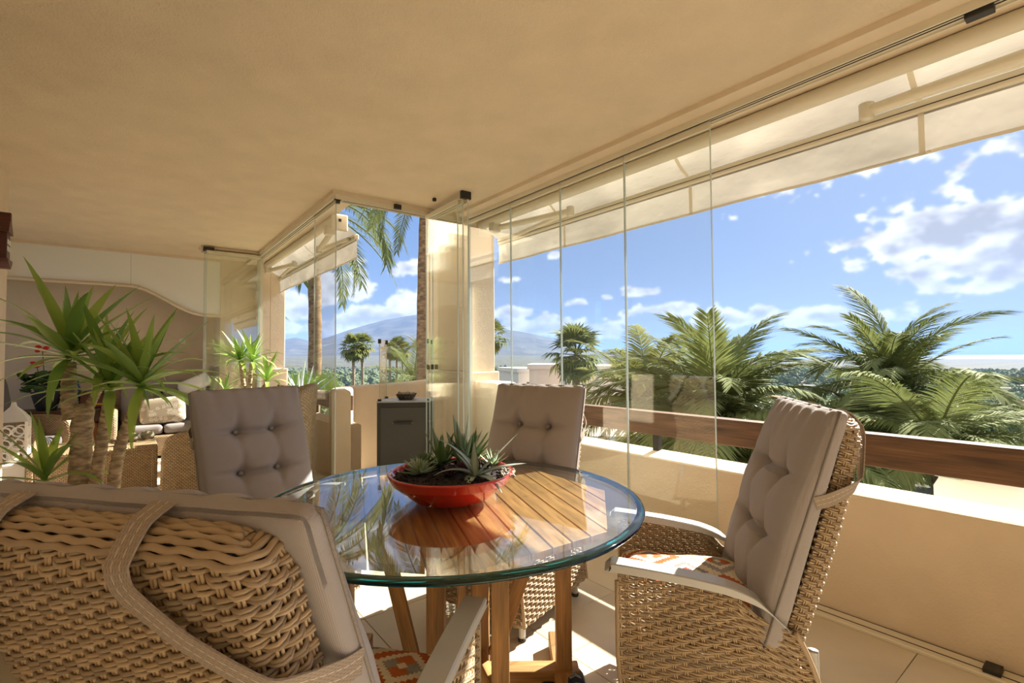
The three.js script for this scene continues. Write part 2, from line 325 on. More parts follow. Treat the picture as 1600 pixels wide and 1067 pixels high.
// headers with their sliding tracks
function track(name, x0, z0, x1, z1, y, w) {   // aluminium profile with two dark slots along a header
  const dx = x1 - x0, dz = z1 - z0, len = Math.hypot(dx, dz), m = new THREE.Matrix4().makeRotationY(Math.atan2(-dz, dx)).setPosition((x0 + x1) / 2, y, (z0 + z1) / 2);
  const s = struct(name, new Build().box(0, 0.022, 0, len, 0.044, w, m).geo('box'), M.alu);
  part('slot', new Build().box(0, -0.0005, 0.010, len, 0.004, 0.007, m), M.gap, s); part('slot', new Build().box(0, -0.0005, -0.012, len, 0.004, 0.007, m), M.gap, s);
  for (const q of [1, -1]) part('rail', new Build().box(0, -0.004, q * (w / 2 - 0.006), len, 0.012, 0.010, m), M.alu, s);
  return s;
}
struct('trim_1', new Build().span(2.61, 2.96, 2.768, CEIL, ZJ - 0.1, 6.0).geo('box'), M.wall);
track('trim_2', XG, 6.0, XG, -4.28, 2.742, 0.09);
struct('trim_3', new Build().span(1.385, 1.62, 2.765, CEIL, -8.5, ZJ + 0.055).geo('box'), M.wall);
track('trim_4', XL, ZJ + 0.03, XL, -7.6, 2.735, 0.09);
struct('trim_5', new Build().span(1.62, 2.655, 2.765, CEIL, ZJ - 0.1, ZJ + 0.055).geo('box'), M.wall);
track('trim_6', XL - 0.03, ZJ, 2.76, ZJ, 2.735, 0.09);
struct('trim_7', new Build().span(0.70, 1.385, 2.765, CEIL, -7.7, -7.50).geo('box'), M.wall);
track('trim_8', 0.72, -7.6, XL, -7.6, 2.735, 0.07);
{ // floor track in front of the parapet
  const s = struct('trim_9', new Build().rbox(2.795, 0.008, 0.86, 0.11, 0.02, 10.28, 0.006).geo('box'), M.alu);
  part('slot', new Build().span(2.775, 2.783, 0.0175, 0.0188, -4.25, 6), M.gap, s); part('slot', new Build().span(2.838, 2.844, 0.0175, 0.0188, -4.25, 6), M.gap, s);
}
struct('trim_10', new Build().rbox(2.10, 0.008, ZJ, 1.32, 0.02, 0.10, 0.006).geo('box'), M.alu);
struct('trim_11', new Build().rbox(XL, 0.008, -6.0, 0.10, 0.02, 3.2, 0.006).geo('box'), M.alu);
// parapet and rail on the open side
const zShape = (pts, z0, z1) => new Build().shape(pts, z1 - z0, 0, new THREE.Matrix4().makeTranslation(0, 0, z0));
struct('wall_right', zShape([[2.86, -0.02], [2.86, 0.604], [2.866, 0.613], [2.88, 0.618], [3.0, 0.640], [3.03, 0.640], [3.05, 0.628], [3.06, 0.60], [3.06, -0.9], [2.86, -0.9]], -3.75, 6.0).geo('box'), M.wall);
{ // raised, rounded end of the parapet beside the pillar
  const pts = [[-4.3, -0.02], [-4.3, 1.05]]; for (let k = 0; k <= 10; k++) { const a = k / 10 * Math.PI / 2; pts.push([-3.98 + 0.2 * Math.sin(a), 0.85 + 0.2 * Math.cos(a)]); } pts.push([-3.72, 0.60], [-3.72, -0.02]);
  struct('wall_parapet_end', new Build().shape(pts.map(([z, y]) => [-z, y]), 0.22, 0.012, new THREE.Matrix4().makeRotationY(Math.PI / 2).setPosition(2.86, 0, 0)).geo('box'), M.wall);
}
function pillar(name, x0, x1, z0, z1) { const s = struct(name, new Build().rbox((x0 + x1) / 2, 2.03, (z0 + z1) / 2, x1 - x0, 1.74, z1 - z0, 0.012).geo('box'), M.wall); part('pedestal', new Build().rbox((x0 + x1) / 2, 0.57, (z0 + z1) / 2, x1 - x0 + 0.07, 1.18, z1 - z0 + 0.07, 0.015).geo('box'), M.wall, s); }
pillar('wall_pillar', 2.83, 3.13, -5.05, -4.32); struct('wall_pier', new Build().rbox(3.46, 1.4, -5.76, 0.30, 2.8, 0.96, 0.012).geo('box'), M.wall); pillar('wall_pillar', 1.70, 1.92, -8.50, -8.30);
struct('trim_12', new Build().span(2.745, 2.80, 0, 2.76, -4.32, -4.26).geo('box'), M.alu);
struct('trim_13', new Build().span(1.53, 1.70, 0, 2.77, -8.50, -8.30).geo('box'), M.wall);
struct('trim_14', new Build().span(1.40, 1.465, 0, 2.74, -7.66, -7.60).geo('box'), M.alu);
{ // curved wall of the bay and the low parapet beside it
  const inner = new THREE.CatmullRomCurve3([[1.72, -4.80], [1.78, -5.06], [1.98, -5.36], [2.30, -5.50], [2.62, -5.56], [3.0, -5.85], [3.4, -6.15]].map(([x, z]) => V(x, 0, z))).getPoints(40);
  const b = new Build(), prof = [[0, -0.02], [0, 0.96], [0.008, 0.985], [0.03, 1.0], [0.15, 1.0], [0.172, 0.985], [0.18, 0.96], [0.18, -0.5]];
  const nrm = inner.map((p, k) => { const a = inner[Math.max(0, k - 1)], c = inner[Math.min(40, k + 1)]; return V(c.z - a.z, 0, -(c.x - a.x)).normalize(); });
  b.grid(40, prof.length - 1, (u, v) => { const k = Math.round(u * 40), q = prof[Math.round(v * (prof.length - 1))], p = inner[k], n = nrm[k]; return [p.x + n.x * q[0], q[1], p.z + n.z * q[0]]; });
  const e = prof.map((q) => b.v(inner[0].x + nrm[0].x * q[0], q[1], inner[0].z + nrm[0].z * q[0])); for (let k = 1; k < e.length - 1; k++) b.tri(e[0], e[k], e[k + 1]);
  struct('wall_bay', b.geo('box'), M.wall);
  struct('wall_parapet', zShape([[1.72, -0.02], [1.72, 0.604], [1.735, 0.618], [1.86, 0.64], [1.90, 0.62], [1.90, -0.9], [1.72, -0.9]], -8.2, -5.0).geo('box'), M.wall);
}
{ // wooden rails on the parapets
  for (const [x, z0, z1, lab] of [[2.995, -3.72, 6.0, 'thick weathered brown wooden handrail beam above the long low parapet'], [1.84, -8.2, -5.2, 'short brown wooden handrail beam above the bay parapet beside the curved wall']]) {
    const t = thing('handrail', lab, 'handrail', [x, 0, (z0 + z1) / 2]);
    part('beam', new Build().rbox(0, 0.832, 0, 0.10, 0.162, z1 - z0, 0.008).geo('grain'), M.rail, t);
    const n = Math.round((z1 - z0) / 2.4); for (let k = 0; k < n; k++) part('bracket', new Build().rbox(0.0, 0.69, (k + 0.5) / n * (z1 - z0) - (z1 - z0) / 2 + 0.35, 0.04, 0.16, 0.05, 0.004), M.black, t);
  }
}
// ---------------------------------------------------------------- glass panels
function glassPanel(label, x0, z0, x1, z1, group, y0 = 0.02, y1 = 2.736) {
  const dx = x1 - x0, dz = z1 - z0, len = Math.hypot(dx, dz), t = thing('glass_panel', label, 'glass panel', [(x0 + x1) / 2, 0, (z0 + z1) / 2], Math.atan2(-dz, dx), group);
  part('pane', new Build().box(0, (y0 + y1) / 2, 0, len - 0.012, y1 - y0 - 0.06, 0.010), M.pane, t);
  part('bottom_rail', new Build().rbox(0, y0 + 0.028, 0, len - 0.004, 0.056, 0.022, 0.003), M.alu, t);
  part('top_rail', new Build().rbox(0, y1 - 0.02, 0, len - 0.004, 0.042, 0.022, 0.003), M.alu, t);
  for (const s of [-1, 1]) part('polished_edge', new Build().box(s * (len / 2 - 0.0045), (y0 + y1) / 2, 0, 0.004, y1 - y0 - 0.06, 0.0105), M.edge, t);
  return t;
}
{
  const ze = [-1.566, -2.226, -2.887, -3.55, -4.255];
  const lab = ['clear frameless glass panel closing the balcony, its free edge beside the open gap', 'clear frameless glass panel between the free-edged panel and the one behind the taupe chair', 'clear frameless glass panel behind the brown shaded dining chair', 'clear frameless glass panel joined to the slim post of the pillar'];
  for (let k = 0; k < 4; k++) glassPanel(lab[k], XG, ze[k], XG, ze[k + 1], 'closed glass panels along the balcony');
  glassPanel('clear glass panel on the corner of the inner track beside the bay', XL, ZJ - 0.03, XL, -5.06);
  for (let k = 0; k < 3; k++) { const g = glassPanel('glass panel swung open in the stack beside the corner pillar', 2.315 + 0.036 * k, ZJ + 0.02, 2.30 + 0.036 * k, ZJ + 0.65 + 0.03 * k, 'glass panels stacked beside the pillar'); part('latch', new Build().rbox(-0.29, 1.22, -0.012, 0.04, 0.05, 0.016, 0.003), M.black, g, 'small black latch'); }
  for (let k = 0; k < 4; k++) glassPanel('glass panel folded into the stack at the lounge end of the track', 0.745 + 0.006 * k, -7.57 + 0.036 * k, 1.405, -7.575 + 0.036 * k, 'glass panels stacked at the lounge');
}
{ // black fittings of the sliding system
  const fit = (name, label, p, s) => single(name, label, 'fitting', new Build().rbox(p.x, p.y, p.z, s[0], s[1], s[2], 0.004).geo(), M.black, undefined);
  fit('track_fitting', 'small black corner fitting on the glass track above the bay corner', V(XL, 2.715, ZJ + 0.02), [0.03, 0.05, 0.03]);
  const j = atZ(621, 322, ZJ + 0.06); fit('track_fitting', 'black latch fitting on the header over the open bay', V(j.x, 2.752, ZJ + 0.066), [0.07, 0.045, 0.025]);
  fit('track_fitting', 'tall black end fitting on the panel stack beside the pillar', V(2.35, 2.765, ZJ + 0.70), [0.10, 0.07, 0.035]);
  fit('track_fitting', 'tiny black stop on the ceiling track beside the panel stack', V(2.20, 2.775, ZJ + 0.40), [0.03, 0.03, 0.03]);
  fit('track_fitting', 'black end fitting on the panel stack at the lounge end', V(0.79, 2.757, -7.50), [0.12, 0.045, 0.10]);
  const f = atY(1549, 1054, 0.02); fit('floor_latch', 'black metal latch on the floor track under the parapet', V(2.795, 0.026, f.z), [0.075, 0.022, 0.055]);
  const h = atX(1530, 6, XG); fit('track_fitting', 'black latch fitting on the long balcony track where it is open', V(XG, 2.735, h.z), [0.05, 0.045, 0.09]);
}
for (let k = 0; k < 4; k++) { const z = -5.66 - 0.866 * k; glassPanel('glass panel closing the open left side of the lounge', -2.3, z, -2.3, z - 0.85, 'glass panels on the far side of the lounge', 0.625, 2.615); }
// ---------------------------------------------------------------- awnings
function awning(label, xw, xv, z0, z1, yBar, yLow, seams, arms, group) {
  const t = thing('awning', label, 'awning', [0, 0, 0], 0, group), n = 60, dz = z1 - z0;
  const yTop = 2.745;
  part('canopy', new Build().grid(n, 10, (u, v) => { const z = z0 + dz * u; return [lerp(xw, xv, v), lerp(yTop, yBar + 0.03, v) - 0.02 * Math.sin(Math.PI * v) + 0.003 * Math.sin(z * 5.1 + v * 3), z]; }, dz * 0.5, 0.3), M.awning, t);
  part('roller', new Build().tube([[xw - 0.02, yTop - 0.02, z0 + 0.02], [xw - 0.02, yTop - 0.02, z1 - 0.02]], 0.045, 16), M.awningMetal, t);
  part('front_bar', new Build().rbox(xv, yBar, (z0 + z1) / 2, 0.05, 0.06, dz, 0.012), M.awningMetal, t);
  part('front_bar_groove', new Build().span(xv - 0.0262, xv - 0.024, yBar - 0.008, yBar - 0.003, z0, z1), M.gap, t);
  const val = part('valance', new Build().grid(90, 12, (u, v) => { const z = z0 + dz * u, y = lerp(yBar - 0.03, yLow, v); return [xv + 0.006 * v * Math.sin(z * 4.3 + 1.3 * Math.sin(z * 1.7)) + 0.004 * v * fbm(z * 3, v * 3, 0, 3) * 4, y + 0.002 * Math.sin(z * 7), z]; }, dz * 0.5, 0.12), M.awning, t);
  part('hem', new Build().grid(90, 1, (u, v) => { const z = z0 + dz * u; return [xv + 0.006 * Math.sin(z * 4.3 + 1.3 * Math.sin(z * 1.7)) + 0.004 * fbm(z * 3, 3, 0, 3) * 4 - 0.0015, yLow + 0.018 * v + 0.002 * Math.sin(z * 7), z]; }), M.awningSeam, val);
  for (const z of seams) { part('seam', new Build().grid(1, 6, (u, v) => [xv - 0.010, lerp(yBar - 0.03, yLow, v), z - 0.013 + 0.026 * u]), M.awningSeam, val); part('canopy_seam', new Build().grid(1, 6, (u, v) => [lerp(xw + 0.01, xv - 0.03, v), lerp(yTop - 0.012, yBar + 0.022, v) - 0.02 * Math.sin(Math.PI * v), z - 0.013 + 0.026 * u]), M.awningSeam, t); }
  for (const z of [z0, z1]) { const e = part('end_bracket', new Build().rbox(xw + 0.02, yTop - 0.05, z, 0.17, 0.17, 0.03, 0.02), M.awningMetal, t); part('bracket_cap', new Build().rbox(xw + 0.02, yTop - 0.03, z + (z === z1 ? 0.017 : -0.017), 0.03, 0.03, 0.006, 0.002), M.black, e); }
  for (const [zs, ze, zw] of arms) {       // shoulder, elbow, wrist
    const S = V(xw + 0.02, yTop - 0.09, zs), E = V(xw + 0.12, lerp(yTop, yBar, 0.45) - 0.06, ze), W = V(xv - 0.04, yBar - 0.005, zw);
    const a = part('upper_arm', new Build().tube([S.toArray(), E.toArray()], 0.03, 12), M.awningMetal, t); part('shoulder_bracket', new Build().rbox(S.x - 0.03, S.y + 0.01, S.z, 0.09, 0.12, 0.10, 0.012), M.awningMetal, a);
    part('forearm', new Build().tube([E.toArray(), W.toArray()], 0.022, 12), M.awningMetal, t); part('elbow', new Build().tube([[E.x, E.y - 0.04, E.z], [E.x, E.y + 0.04, E.z]], 0.036, 12), M.awningMetal, t);
  }
  return t;
}
{
  const zAt = (px, py, X) => atX(px, py, X).z;
  awning('long cream fabric awning with plain valance over the balcony parapet', 2.97, XV, zAt(780, 405, XV), 5.6, 2.585, 2.335, [zAt(1440, 190, XV), zAt(1080, 300, XV), zAt(883, 345, XV), 1.2, 2.6, 4.0], [[zAt(770, 350, 2.98) + 0.06, zAt(886, 313, 3.05), zAt(800, 352, 3.16)], [3.2, zAt(1352, 172, 3.07), 3.0]]);
  const xl = 1.84;
  awning('short cream fabric awning with rounded valance corner over the bay', 1.64, xl, -8.5, -4.98, 2.575, 2.345, [-7.6, -6.3], [[-8.1, -7.1, -8.0], [-5.2, -6.0, -5.1]]);
}

// ---------------------------------------------------------------- rattan weaving
// S(u, v) -> [x, y, z, nx, ny, nz]; rows of strands run along u over and under pairs of stakes along v
function weave(S, rows, stakes, { r = 0.0036, amp = 0.0062, seed = 1, segs = 3, pair = 2, stakeGap = 0.0065 } = {}) {
  const b = new Build(true), rnd = rngOf(seed), sides = 5;
  const tone = () => { const k = 0.70 + 0.52 * rnd(), w = rnd() * 0.14; b.tint = [k, k * (1 - w * 0.35), k * (1 - w)]; };
  for (let k = 0; k < rows; k++) for (let q = 0; q < pair; q++) {
    tone();
    const n = stakes * segs, pts = [];
    for (let a = 0; a <= n; a++) {
      const u = a / n, v = (k + (q + 0.5) / pair) / rows + 0.0 * rnd(), s = S(u, v), d = amp * Math.cos(Math.PI * (u * stakes + k)) + 0.0008 * (rnd() - 0.5);
      const dy = 0.0012 * Math.sin(Math.PI * (u * stakes + k) + q * 2);
      pts.push([s[0] + s[3] * d, s[1] + s[4] * d + dy, s[2] + s[5] * d]);
    }
    b.tube(pts, r, sides, false);
  }
  for (let a = 0; a < stakes; a++) for (const q of [-1, 1]) {
    b.tint = [1.38, 1.34, 1.24];
    const pts = [], s0 = S((a + 0.5 - 0.5) / stakes, 0.5), s1 = S((a + 0.5) / stakes, 0.5), w = Math.hypot(s1[0] - s0[0], s1[1] - s0[1], s1[2] - s0[2]) * 2 || 0.03;
    const u = clamp((a + 0.0 + q * stakeGap / 2 / w + (a === 0 ? 0.12 : 0)) / stakes);
    for (let k = 0; k <= 16; k++) { const s = S(u, k / 16); pts.push([s[0], s[1], s[2]]); }
    b.tube(pts, r * 0.82, 4, false);
  }
  return b.geo();
}
const RC = {};   // shared geometries of the high-back dining chairs
{
  const topOf = (u) => 0.600 - 0.045 * u - 0.085 * smooth(0.68, 1, u);
  const rearOf = (y) => -0.20 - 0.16 * Math.pow(clamp((0.5 - y) / 0.42), 0.55);
  const frontOf = (y) => 0.285 - 0.035 * clamp((0.3 - y) / 0.25);
  const side = (sx) => (u, v) => { const y = lerp(0.085, topOf(u), v), z = lerp(frontOf(y), rearOf(y), u); return [sx * (0.288 + 0.006 * Math.sin(Math.PI * u)), y, z, sx, 0, 0]; };
  RC.side = [-1, 1].map((sx) => weave(side(sx), 35, 17, { seed: 11 + sx }));
  RC.front = weave((u, v) => [lerp(-0.282, 0.282, u), lerp(0.085, 0.40, v), 0.272 + 0.012 * v, 0, 0, 1], 21, 17, { seed: 21, segs: 2 });
  RC.rear = weave((u, v) => { const y = lerp(0.10, 0.44, v); return [lerp(-0.278, 0.278, u), y, rearOf(y) + 0.012, 0, 0, -1]; }, 22, 17, { seed: 22, segs: 2 });
  const edge = (sx) => { const p = []; for (let k = 0; k <= 24; k++) { const y = lerp(0.085, topOf(1), k / 24); p.push([sx * 0.291, y, rearOf(y) - 0.002]); } return p; };
  const fe = (sx) => { const p = []; for (let k = 0; k <= 8; k++) { const y = lerp(0.085, 0.575, k / 8); p.push([sx * 0.290, y, frontOf(y) + 0.004]); } return p; };
  RC.rim = [-1, 1].map((sx) => { const b = new Build(true); b.tint = [0.98, 0.95, 0.9]; b.tube(edge(sx), 0.0085, 7); const f = new Build(true); f.tint = [0.98, 0.95, 0.9]; f.tube(fe(sx), 0.008, 7); return [b.geo(), f.geo()]; });
  // backrest shell, in its own frame: y along the back, rear face at z = -0.09
  const HW = 0.265, DP = 0.066, CR = 0.04, HT = 0.735;
  const path = [[-HW, 0.0], [-HW, -DP + CR]]; for (let k = 1; k <= 5; k++) { const a = k / 5 * Math.PI / 2; path.push([-HW + CR - CR * Math.cos(a), -DP + CR - CR * Math.sin(a)]); }
  for (let k = 5; k >= 0; k--) { const a = k / 5 * Math.PI / 2; path.push([HW - CR + CR * Math.cos(a), -DP + CR - CR * Math.sin(a)]); } path.push([HW, 0.0]);
  const acc = [0]; for (let k = 1; k < path.length; k++) acc.push(acc[k - 1] + Math.hypot(path[k][0] - path[k - 1][0], path[k][1] - path[k - 1][1]));
  const plan = (u) => { const s = u * acc[acc.length - 1]; let k = 1; while (k < acc.length - 1 && acc[k] < s) k++; const t = (s - acc[k - 1]) / (acc[k] - acc[k - 1]), a = path[k - 1], c = path[k], L0 = Math.hypot(c[0] - a[0], c[1] - a[1]); return [lerp(a[0], c[0], t), lerp(a[1], c[1], t), (c[1] - a[1]) / L0, -(c[0] - a[0]) / L0]; };
  const back = (u, v) => { const [x, z, nx, nz] = plan(u), y = v * HT, e = smooth(0.90, 1.0, v), k = 1 - 0.06 * e * e, bow = -0.012 * Math.sin(Math.PI * v); return [x * k, y - 0.018 * Math.pow(Math.abs(x / HW), 8) * e, z * (1 - 0.18 * e * e) + bow, nx, 0, nz]; };
  RC.back = weave(back, 56, 24, { seed: 31 });
  const rr = rngOf(8);
  RC.backRim = []; for (const [off, dz, rad] of [[0.002, -0.003, 0.0056], [0.010, 0.003, 0.0056], [0.016, 0.012, 0.0056], [0.018, 0.022, 0.0056], [0.018, 0.032, 0.0056], [0.016, 0.042, 0.0056], [0.010, 0.051, 0.0056]]) {
    const rb = new Build(true), kk = 0.9 + 0.2 * rr(); rb.tint = [kk, kk * 0.97, kk * 0.92]; const pts = [];
    for (let k = 0; k <= 72; k++) { const s = back(k / 72, 1), w = 0.0028 * Math.cos(Math.PI * (k / 3 + dz * 96)); pts.push([s[0] - s[3] * dz, s[1] + off + w * 0.6, s[2] - s[5] * dz + w * 0.3]); }
    rb.tube(pts, rad, 6); RC.backRim.push(rb.geo());
  }
  // tufted cushion
  const CW = 0.60, CH = 0.765, CT = 0.075, btn = [[-0.10, 0.52], [0.10, 0.52], [-0.10, 0.30], [0.10, 0.30], [-0.10, 0.07], [0.10, 0.07]];
  RC.btn = btn;
  const cushion = (w, h, th, buttons, oy, rad = 0.026, taper = 0) => {
    const g = new THREE.BoxGeometry(w, h, th, 64, 84, 6), P = g.attributes.position;
    for (let k = 0; k < P.count; k++) {
      let x = P.getX(k), y = P.getY(k), z = P.getZ(k); const u = x / (w / 2), v = y / (h / 2), f = z / (th / 2);
      const cx = clamp(x, -w / 2 + rad, w / 2 - rad), cy = clamp(y, -h / 2 + rad, h / 2 - rad), cz = clamp(z, -th / 2 + rad, th / 2 - rad), d = V(x - cx, y - cy, z - cz);
      if (d.length() > 0) { const m = Math.max(Math.abs(d.x), Math.abs(d.y), Math.abs(d.z)); d.normalize().multiplyScalar(m); x = cx + d.x; y = cy + d.y; z = cz + d.z; }
      z *= 1 - taper * smooth(0.0, 1, v); const zo = -th / 2 * taper * smooth(0.0, 1, v); const fr = smooth(-0.2, 1, f), bulge = 0.042 * (1 - Math.pow(Math.abs(u), 4)) * (1 - Math.pow(Math.abs(v), 6));
      let dz = bulge; const yy = y + h / 2 - oy;
      for (const [bx, by] of buttons) {
        const ax = x - bx, ay = yy - by, q = ax * ax + ay * ay; dz -= 0.044 * Math.exp(-q / 0.0016) + 0.014 * Math.exp(-q / 0.012);
        const inH = Math.exp(-Math.pow(Math.max(0, Math.abs(ax) - 0.06) / 0.07, 2));
        dz -= 0.018 * Math.exp(-Math.pow((ay - 0.06 * Math.sign(bx) * ax) / 0.014, 2)) * inH;
        const inV = Math.exp(-Math.pow(Math.max(0, Math.abs(ay) - 0.05) / 0.05, 2)); dz -= 0.013 * Math.exp(-Math.pow((ax - 0.05 * ay) / 0.016, 2)) * inV;
      }
      dz += 0.006 * Math.sin(x * 74 + 2.2 * fbm(x * 6, y * 3, 1, 2)) * Math.exp(-Math.max(0, h / 2 - y) / 0.07) + 0.010 * fbm(x * 5, y * 5, 2.7, 3);
      z += dz * fr; y += 0.006 * fbm(x * 9, z * 9, 5, 2); x += 0.004 * fbm(y * 9, z * 9, 8, 2);
      P.setXYZ(k, x, y + h / 2, z + zo + th / 2);
    }
    g.computeVertexNormals(); boxUV(g, 'box'); return g;
  };
  RC.cushion = cushion(CW, CH, CT, btn, 0, 0.026, 0.38);
  const pip = []; for (let k = 0; k <= 60; k++) { const t = k / 60 * 4, s = Math.floor(Math.min(t, 3.999)), f = t - s, X = CW / 2 + 0.001, Y0 = 0.012, Y1 = CH - 0.012; pip.push(s === 0 ? [X, lerp(Y0, Y1, f), 0.052 - 0.02 * f] : s === 1 ? [lerp(X, -X, f), Y1 + 0.008, 0.032] : s === 2 ? [-X, lerp(Y1, Y0, f), 0.032 + 0.02 * f] : [lerp(-X, X, f), Y0 - 0.008, 0.052]); }
  RC.piping = new Build().tube(pip, 0.004, 6).geo();
  RC.button = new Build().lathe([[0, 0.007], [0.006, 0.006], [0.011, 0.002], [0.012, -0.002]], 12).geo(); RC.button.rotateX(Math.PI / 2);
  RC.seat = cushion(0.50, 0.50, 0.07, [], 0, 0.03);
  // ribbon strap on the rear: side of the cushion -> over the top
  const ribbon = (pts, nrm, w, th) => {
    const b = new Build(), c = new THREE.CatmullRomCurve3(pts.map((p) => V(...p)), false, 'catmullrom', 0.3), cn = new THREE.CatmullRomCurve3(nrm.map((p) => V(...p)), false, 'catmullrom', 0.3), n = 40; let len = 0, pr = null;
    const ring = []; for (let k = 0; k <= n; k++) { const p = c.getPoint(k / n), T = c.getTangent(k / n), N = cn.getPoint(k / n); N.addScaledVector(T, -N.dot(T)).normalize(); const S = V(0, 0, 0).crossVectors(T, N); if (pr) len += pr.distanceTo(p); pr = p; ring.push([p, N, S, len]); }
    for (const sgn of [1, -1]) { const o = b.p.length / 3; ring.forEach(([p, N, S, l]) => { for (const s of [-1, 1]) b.v(p.x + S.x * s * w / 2 + N.x * sgn * th / 2, p.y + S.y * s * w / 2 + N.y * sgn * th / 2, p.z + S.z * s * w / 2 + N.z * sgn * th / 2, (s + 1) / 2, l * 8); }); for (let k = 0; k < n; k++) b.quad(o + 2 * k, o + 2 * k + 1, o + 2 * k + 3, o + 2 * k + 2); }
    for (const s of [-1, 1]) { const o = b.p.length / 3; ring.forEach(([p, N, S, l]) => { for (const g of [-1, 1]) b.v(p.x + S.x * s * w / 2 + N.x * g * th / 2, p.y + S.y * s * w / 2 + N.y * g * th / 2, p.z + S.z * s * w / 2 + N.z * g * th / 2, (s + 1) / 2, l * 8); }); for (let k = 0; k < n; k++) b.quad(o + 2 * k, o + 2 * k + 1, o + 2 * k + 3, o + 2 * k + 2); }
    return b.geo();
  };
  RC.strap = [[-1, 0.075], [1, 0.18]].map(([s, xt]) => ribbon([[s * 0.303, 0.475, 0.03], [s * 0.297, 0.50, -0.01], [s * 0.279, 0.545, -0.062], [s * 0.25, 0.575, -0.090], [s * lerp(0.24, xt, 0.5), 0.642, -0.094], [s * (xt + 0.012), 0.705, -0.088], [s * xt, 0.738, -0.078], [s * xt, 0.768, -0.035], [s * xt, 0.770, 0.006]],
    [[s, 0, 0], [s, 0, -0.1], [s * 0.7, 0, -0.7], [s * 0.1, 0, -1], [0, 0, -1], [0, 0.1, -1], [0, 0.5, -0.8], [0, 1, -0.2], [0, 1, 0]], 0.038, 0.003));
  const arm = (sx) => { const b = new Build(), top = [], c = [[0.315, 0.612], [0.30, 0.622], [0.10, 0.604], [-0.05, 0.582], [-0.14, 0.55], [-0.215, 0.485]]; const cv = new THREE.CatmullRomCurve3(c.map(([z, y]) => V(0, y, z)), false, 'catmullrom', 0.35);
    for (let k = 0; k <= 20; k++) { const p = cv.getPoint(k / 20); top.push([sx * 0.276, p.y, p.z]); }
    const o = []; top.forEach((p, k) => { const a = top[Math.max(0, k - 1)], d = top[Math.min(20, k + 1)], ty = d[1] - a[1], tz = d[2] - a[2], l = Math.hypot(ty, tz), ny = Math.abs(tz / l), nz = -ty / l * Math.sign(-tz); const w = 0.034 * (k === 0 ? 0.8 : 1), h = 0.014, bev = 0.004; o.push([[-w, h - bev], [-w + bev, h], [w - bev, h], [w, h - bev], [w, -h], [-w, -h]].map(([a2, b2]) => b.v(p[0] + a2, p[1] + ny * b2, p[2] + nz * b2, a2 + 0.03, k * 0.03))); });
    for (let k = 0; k < 20; k++) for (let s = 0; s < 6; s++) b.quad(o[k][s], o[k][(s + 1) % 6], o[k + 1][(s + 1) % 6], o[k + 1][s]);
    for (const e of [o[0], o[20]]) for (let s = 1; s < 5; s++) b.tri(e[0], e[s], e[s + 1]);
    const g = b.geo().toNonIndexed(); g.computeVertexNormals(); return g; };
  RC.arm = [arm(-1), arm(1)];
  RC.legF = new Build().tube([[0, 0, 0], [0, 0.10, 0], [0, 0.40, 0]], 0.017, 10).geo();
  RC.foot = new Build().lathe([[0, 0], [0.016, 0], [0.02, 0.004], [0.019, 0.018], [0, 0.018]], 12).geo();
  RC.base = new Build().rbox(0, 0.385, 0.03, 0.54, 0.035, 0.48, 0.01).geo('box');
}
function kilim(seed, pale = 0) {
  const c = document.createElement('canvas'); c.width = c.height = 512; const x = c.getContext('2d');
  x.fillStyle = '#d9cbb0'; x.fillRect(0, 0, 512, 512);
  const stepD = (cx, cy, r, col, n = 5) => { x.fillStyle = col; for (let k = -n; k <= n; k++) { const w = r * (1 - Math.abs(k) / (n + 1)); x.fillRect(cx - w, cy + k * r / (n + 1) - r / (n + 1) / 2, 2 * w, r / (n + 1) + 1); } };
  const rnd = rngOf(seed);
  for (let k = 0; k < 2; k++) for (let j = 0; j < 2; j++) { const cx = 130 + 260 * k, cy = 130 + 260 * j, a = (k + j) % 2 ? '#9a9189' : '#b4561f'; stepD(cx, cy, 122, a, 8); stepD(cx, cy, 84, '#e0d2b8', 6); stepD(cx - 24, cy, 34, '#8f8c84', 3); stepD(cx + 24, cy, 34, '#8f8c84', 3); stepD(cx, cy - 24, 30, '#b8602c', 3); stepD(cx, cy + 24, 30, '#b8602c', 3); stepD(cx, cy, 16, '#e0d2b8', 2); }
  for (let k = 0; k < 3; k++) for (let j = 0; j < 3; j++) { const cx = 260 * k, cy = 260 * j; stepD(cx, cy, 84, '#8b847f', 6); stepD(cx, cy, 56, '#d4c6aa', 5); stepD(cx, cy, 30, (k + j) % 2 ? '#8e2a1c' : '#77716e', 3); }
  x.globalAlpha = 0.10; for (let k = 0; k < 256; k++) { x.fillStyle = rnd() < 0.5 ? '#3a3026' : '#fff6e6'; x.fillRect(0, k * 2, 512, 1); }
  x.globalAlpha = pale; x.fillStyle = '#efe8da'; x.fillRect(0, 0, 512, 512); x.globalAlpha = 1;
  const t = new THREE.CanvasTexture(c); t.colorSpace = THREE.SRGBColorSpace; t.wrapS = t.wrapT = THREE.RepeatWrapping; return t;
}
M.kilim = std({ map: rep(kilim(3), 2), bumpMap: rep(tCloth, 6), bumpScale: 0.0015, roughness: 1 });
{ const c = document.createElement('canvas'); c.width = 64; c.height = 64; const x = c.getContext('2d'); x.fillStyle = '#a09182'; x.fillRect(0, 0, 64, 64); x.fillStyle = '#8a7b6d'; for (let a = 0; a < 64; a += 4) for (let b = 0; b < 64; b += 4) if ((a + b) % 8) x.fillRect(a, b, 3, 3); x.fillStyle = '#d6c8b2'; for (let b = 0; b < 64; b += 8) { x.fillRect(20, b, 2, 6); x.fillRect(42, b, 2, 6); }
  const t = new THREE.CanvasTexture(c); t.colorSpace = THREE.SRGBColorSpace; t.wrapS = t.wrapT = THREE.RepeatWrapping; M.strap = std({ map: t, roughness: 0.9 }); }
M.greyCushion = M.cloth;

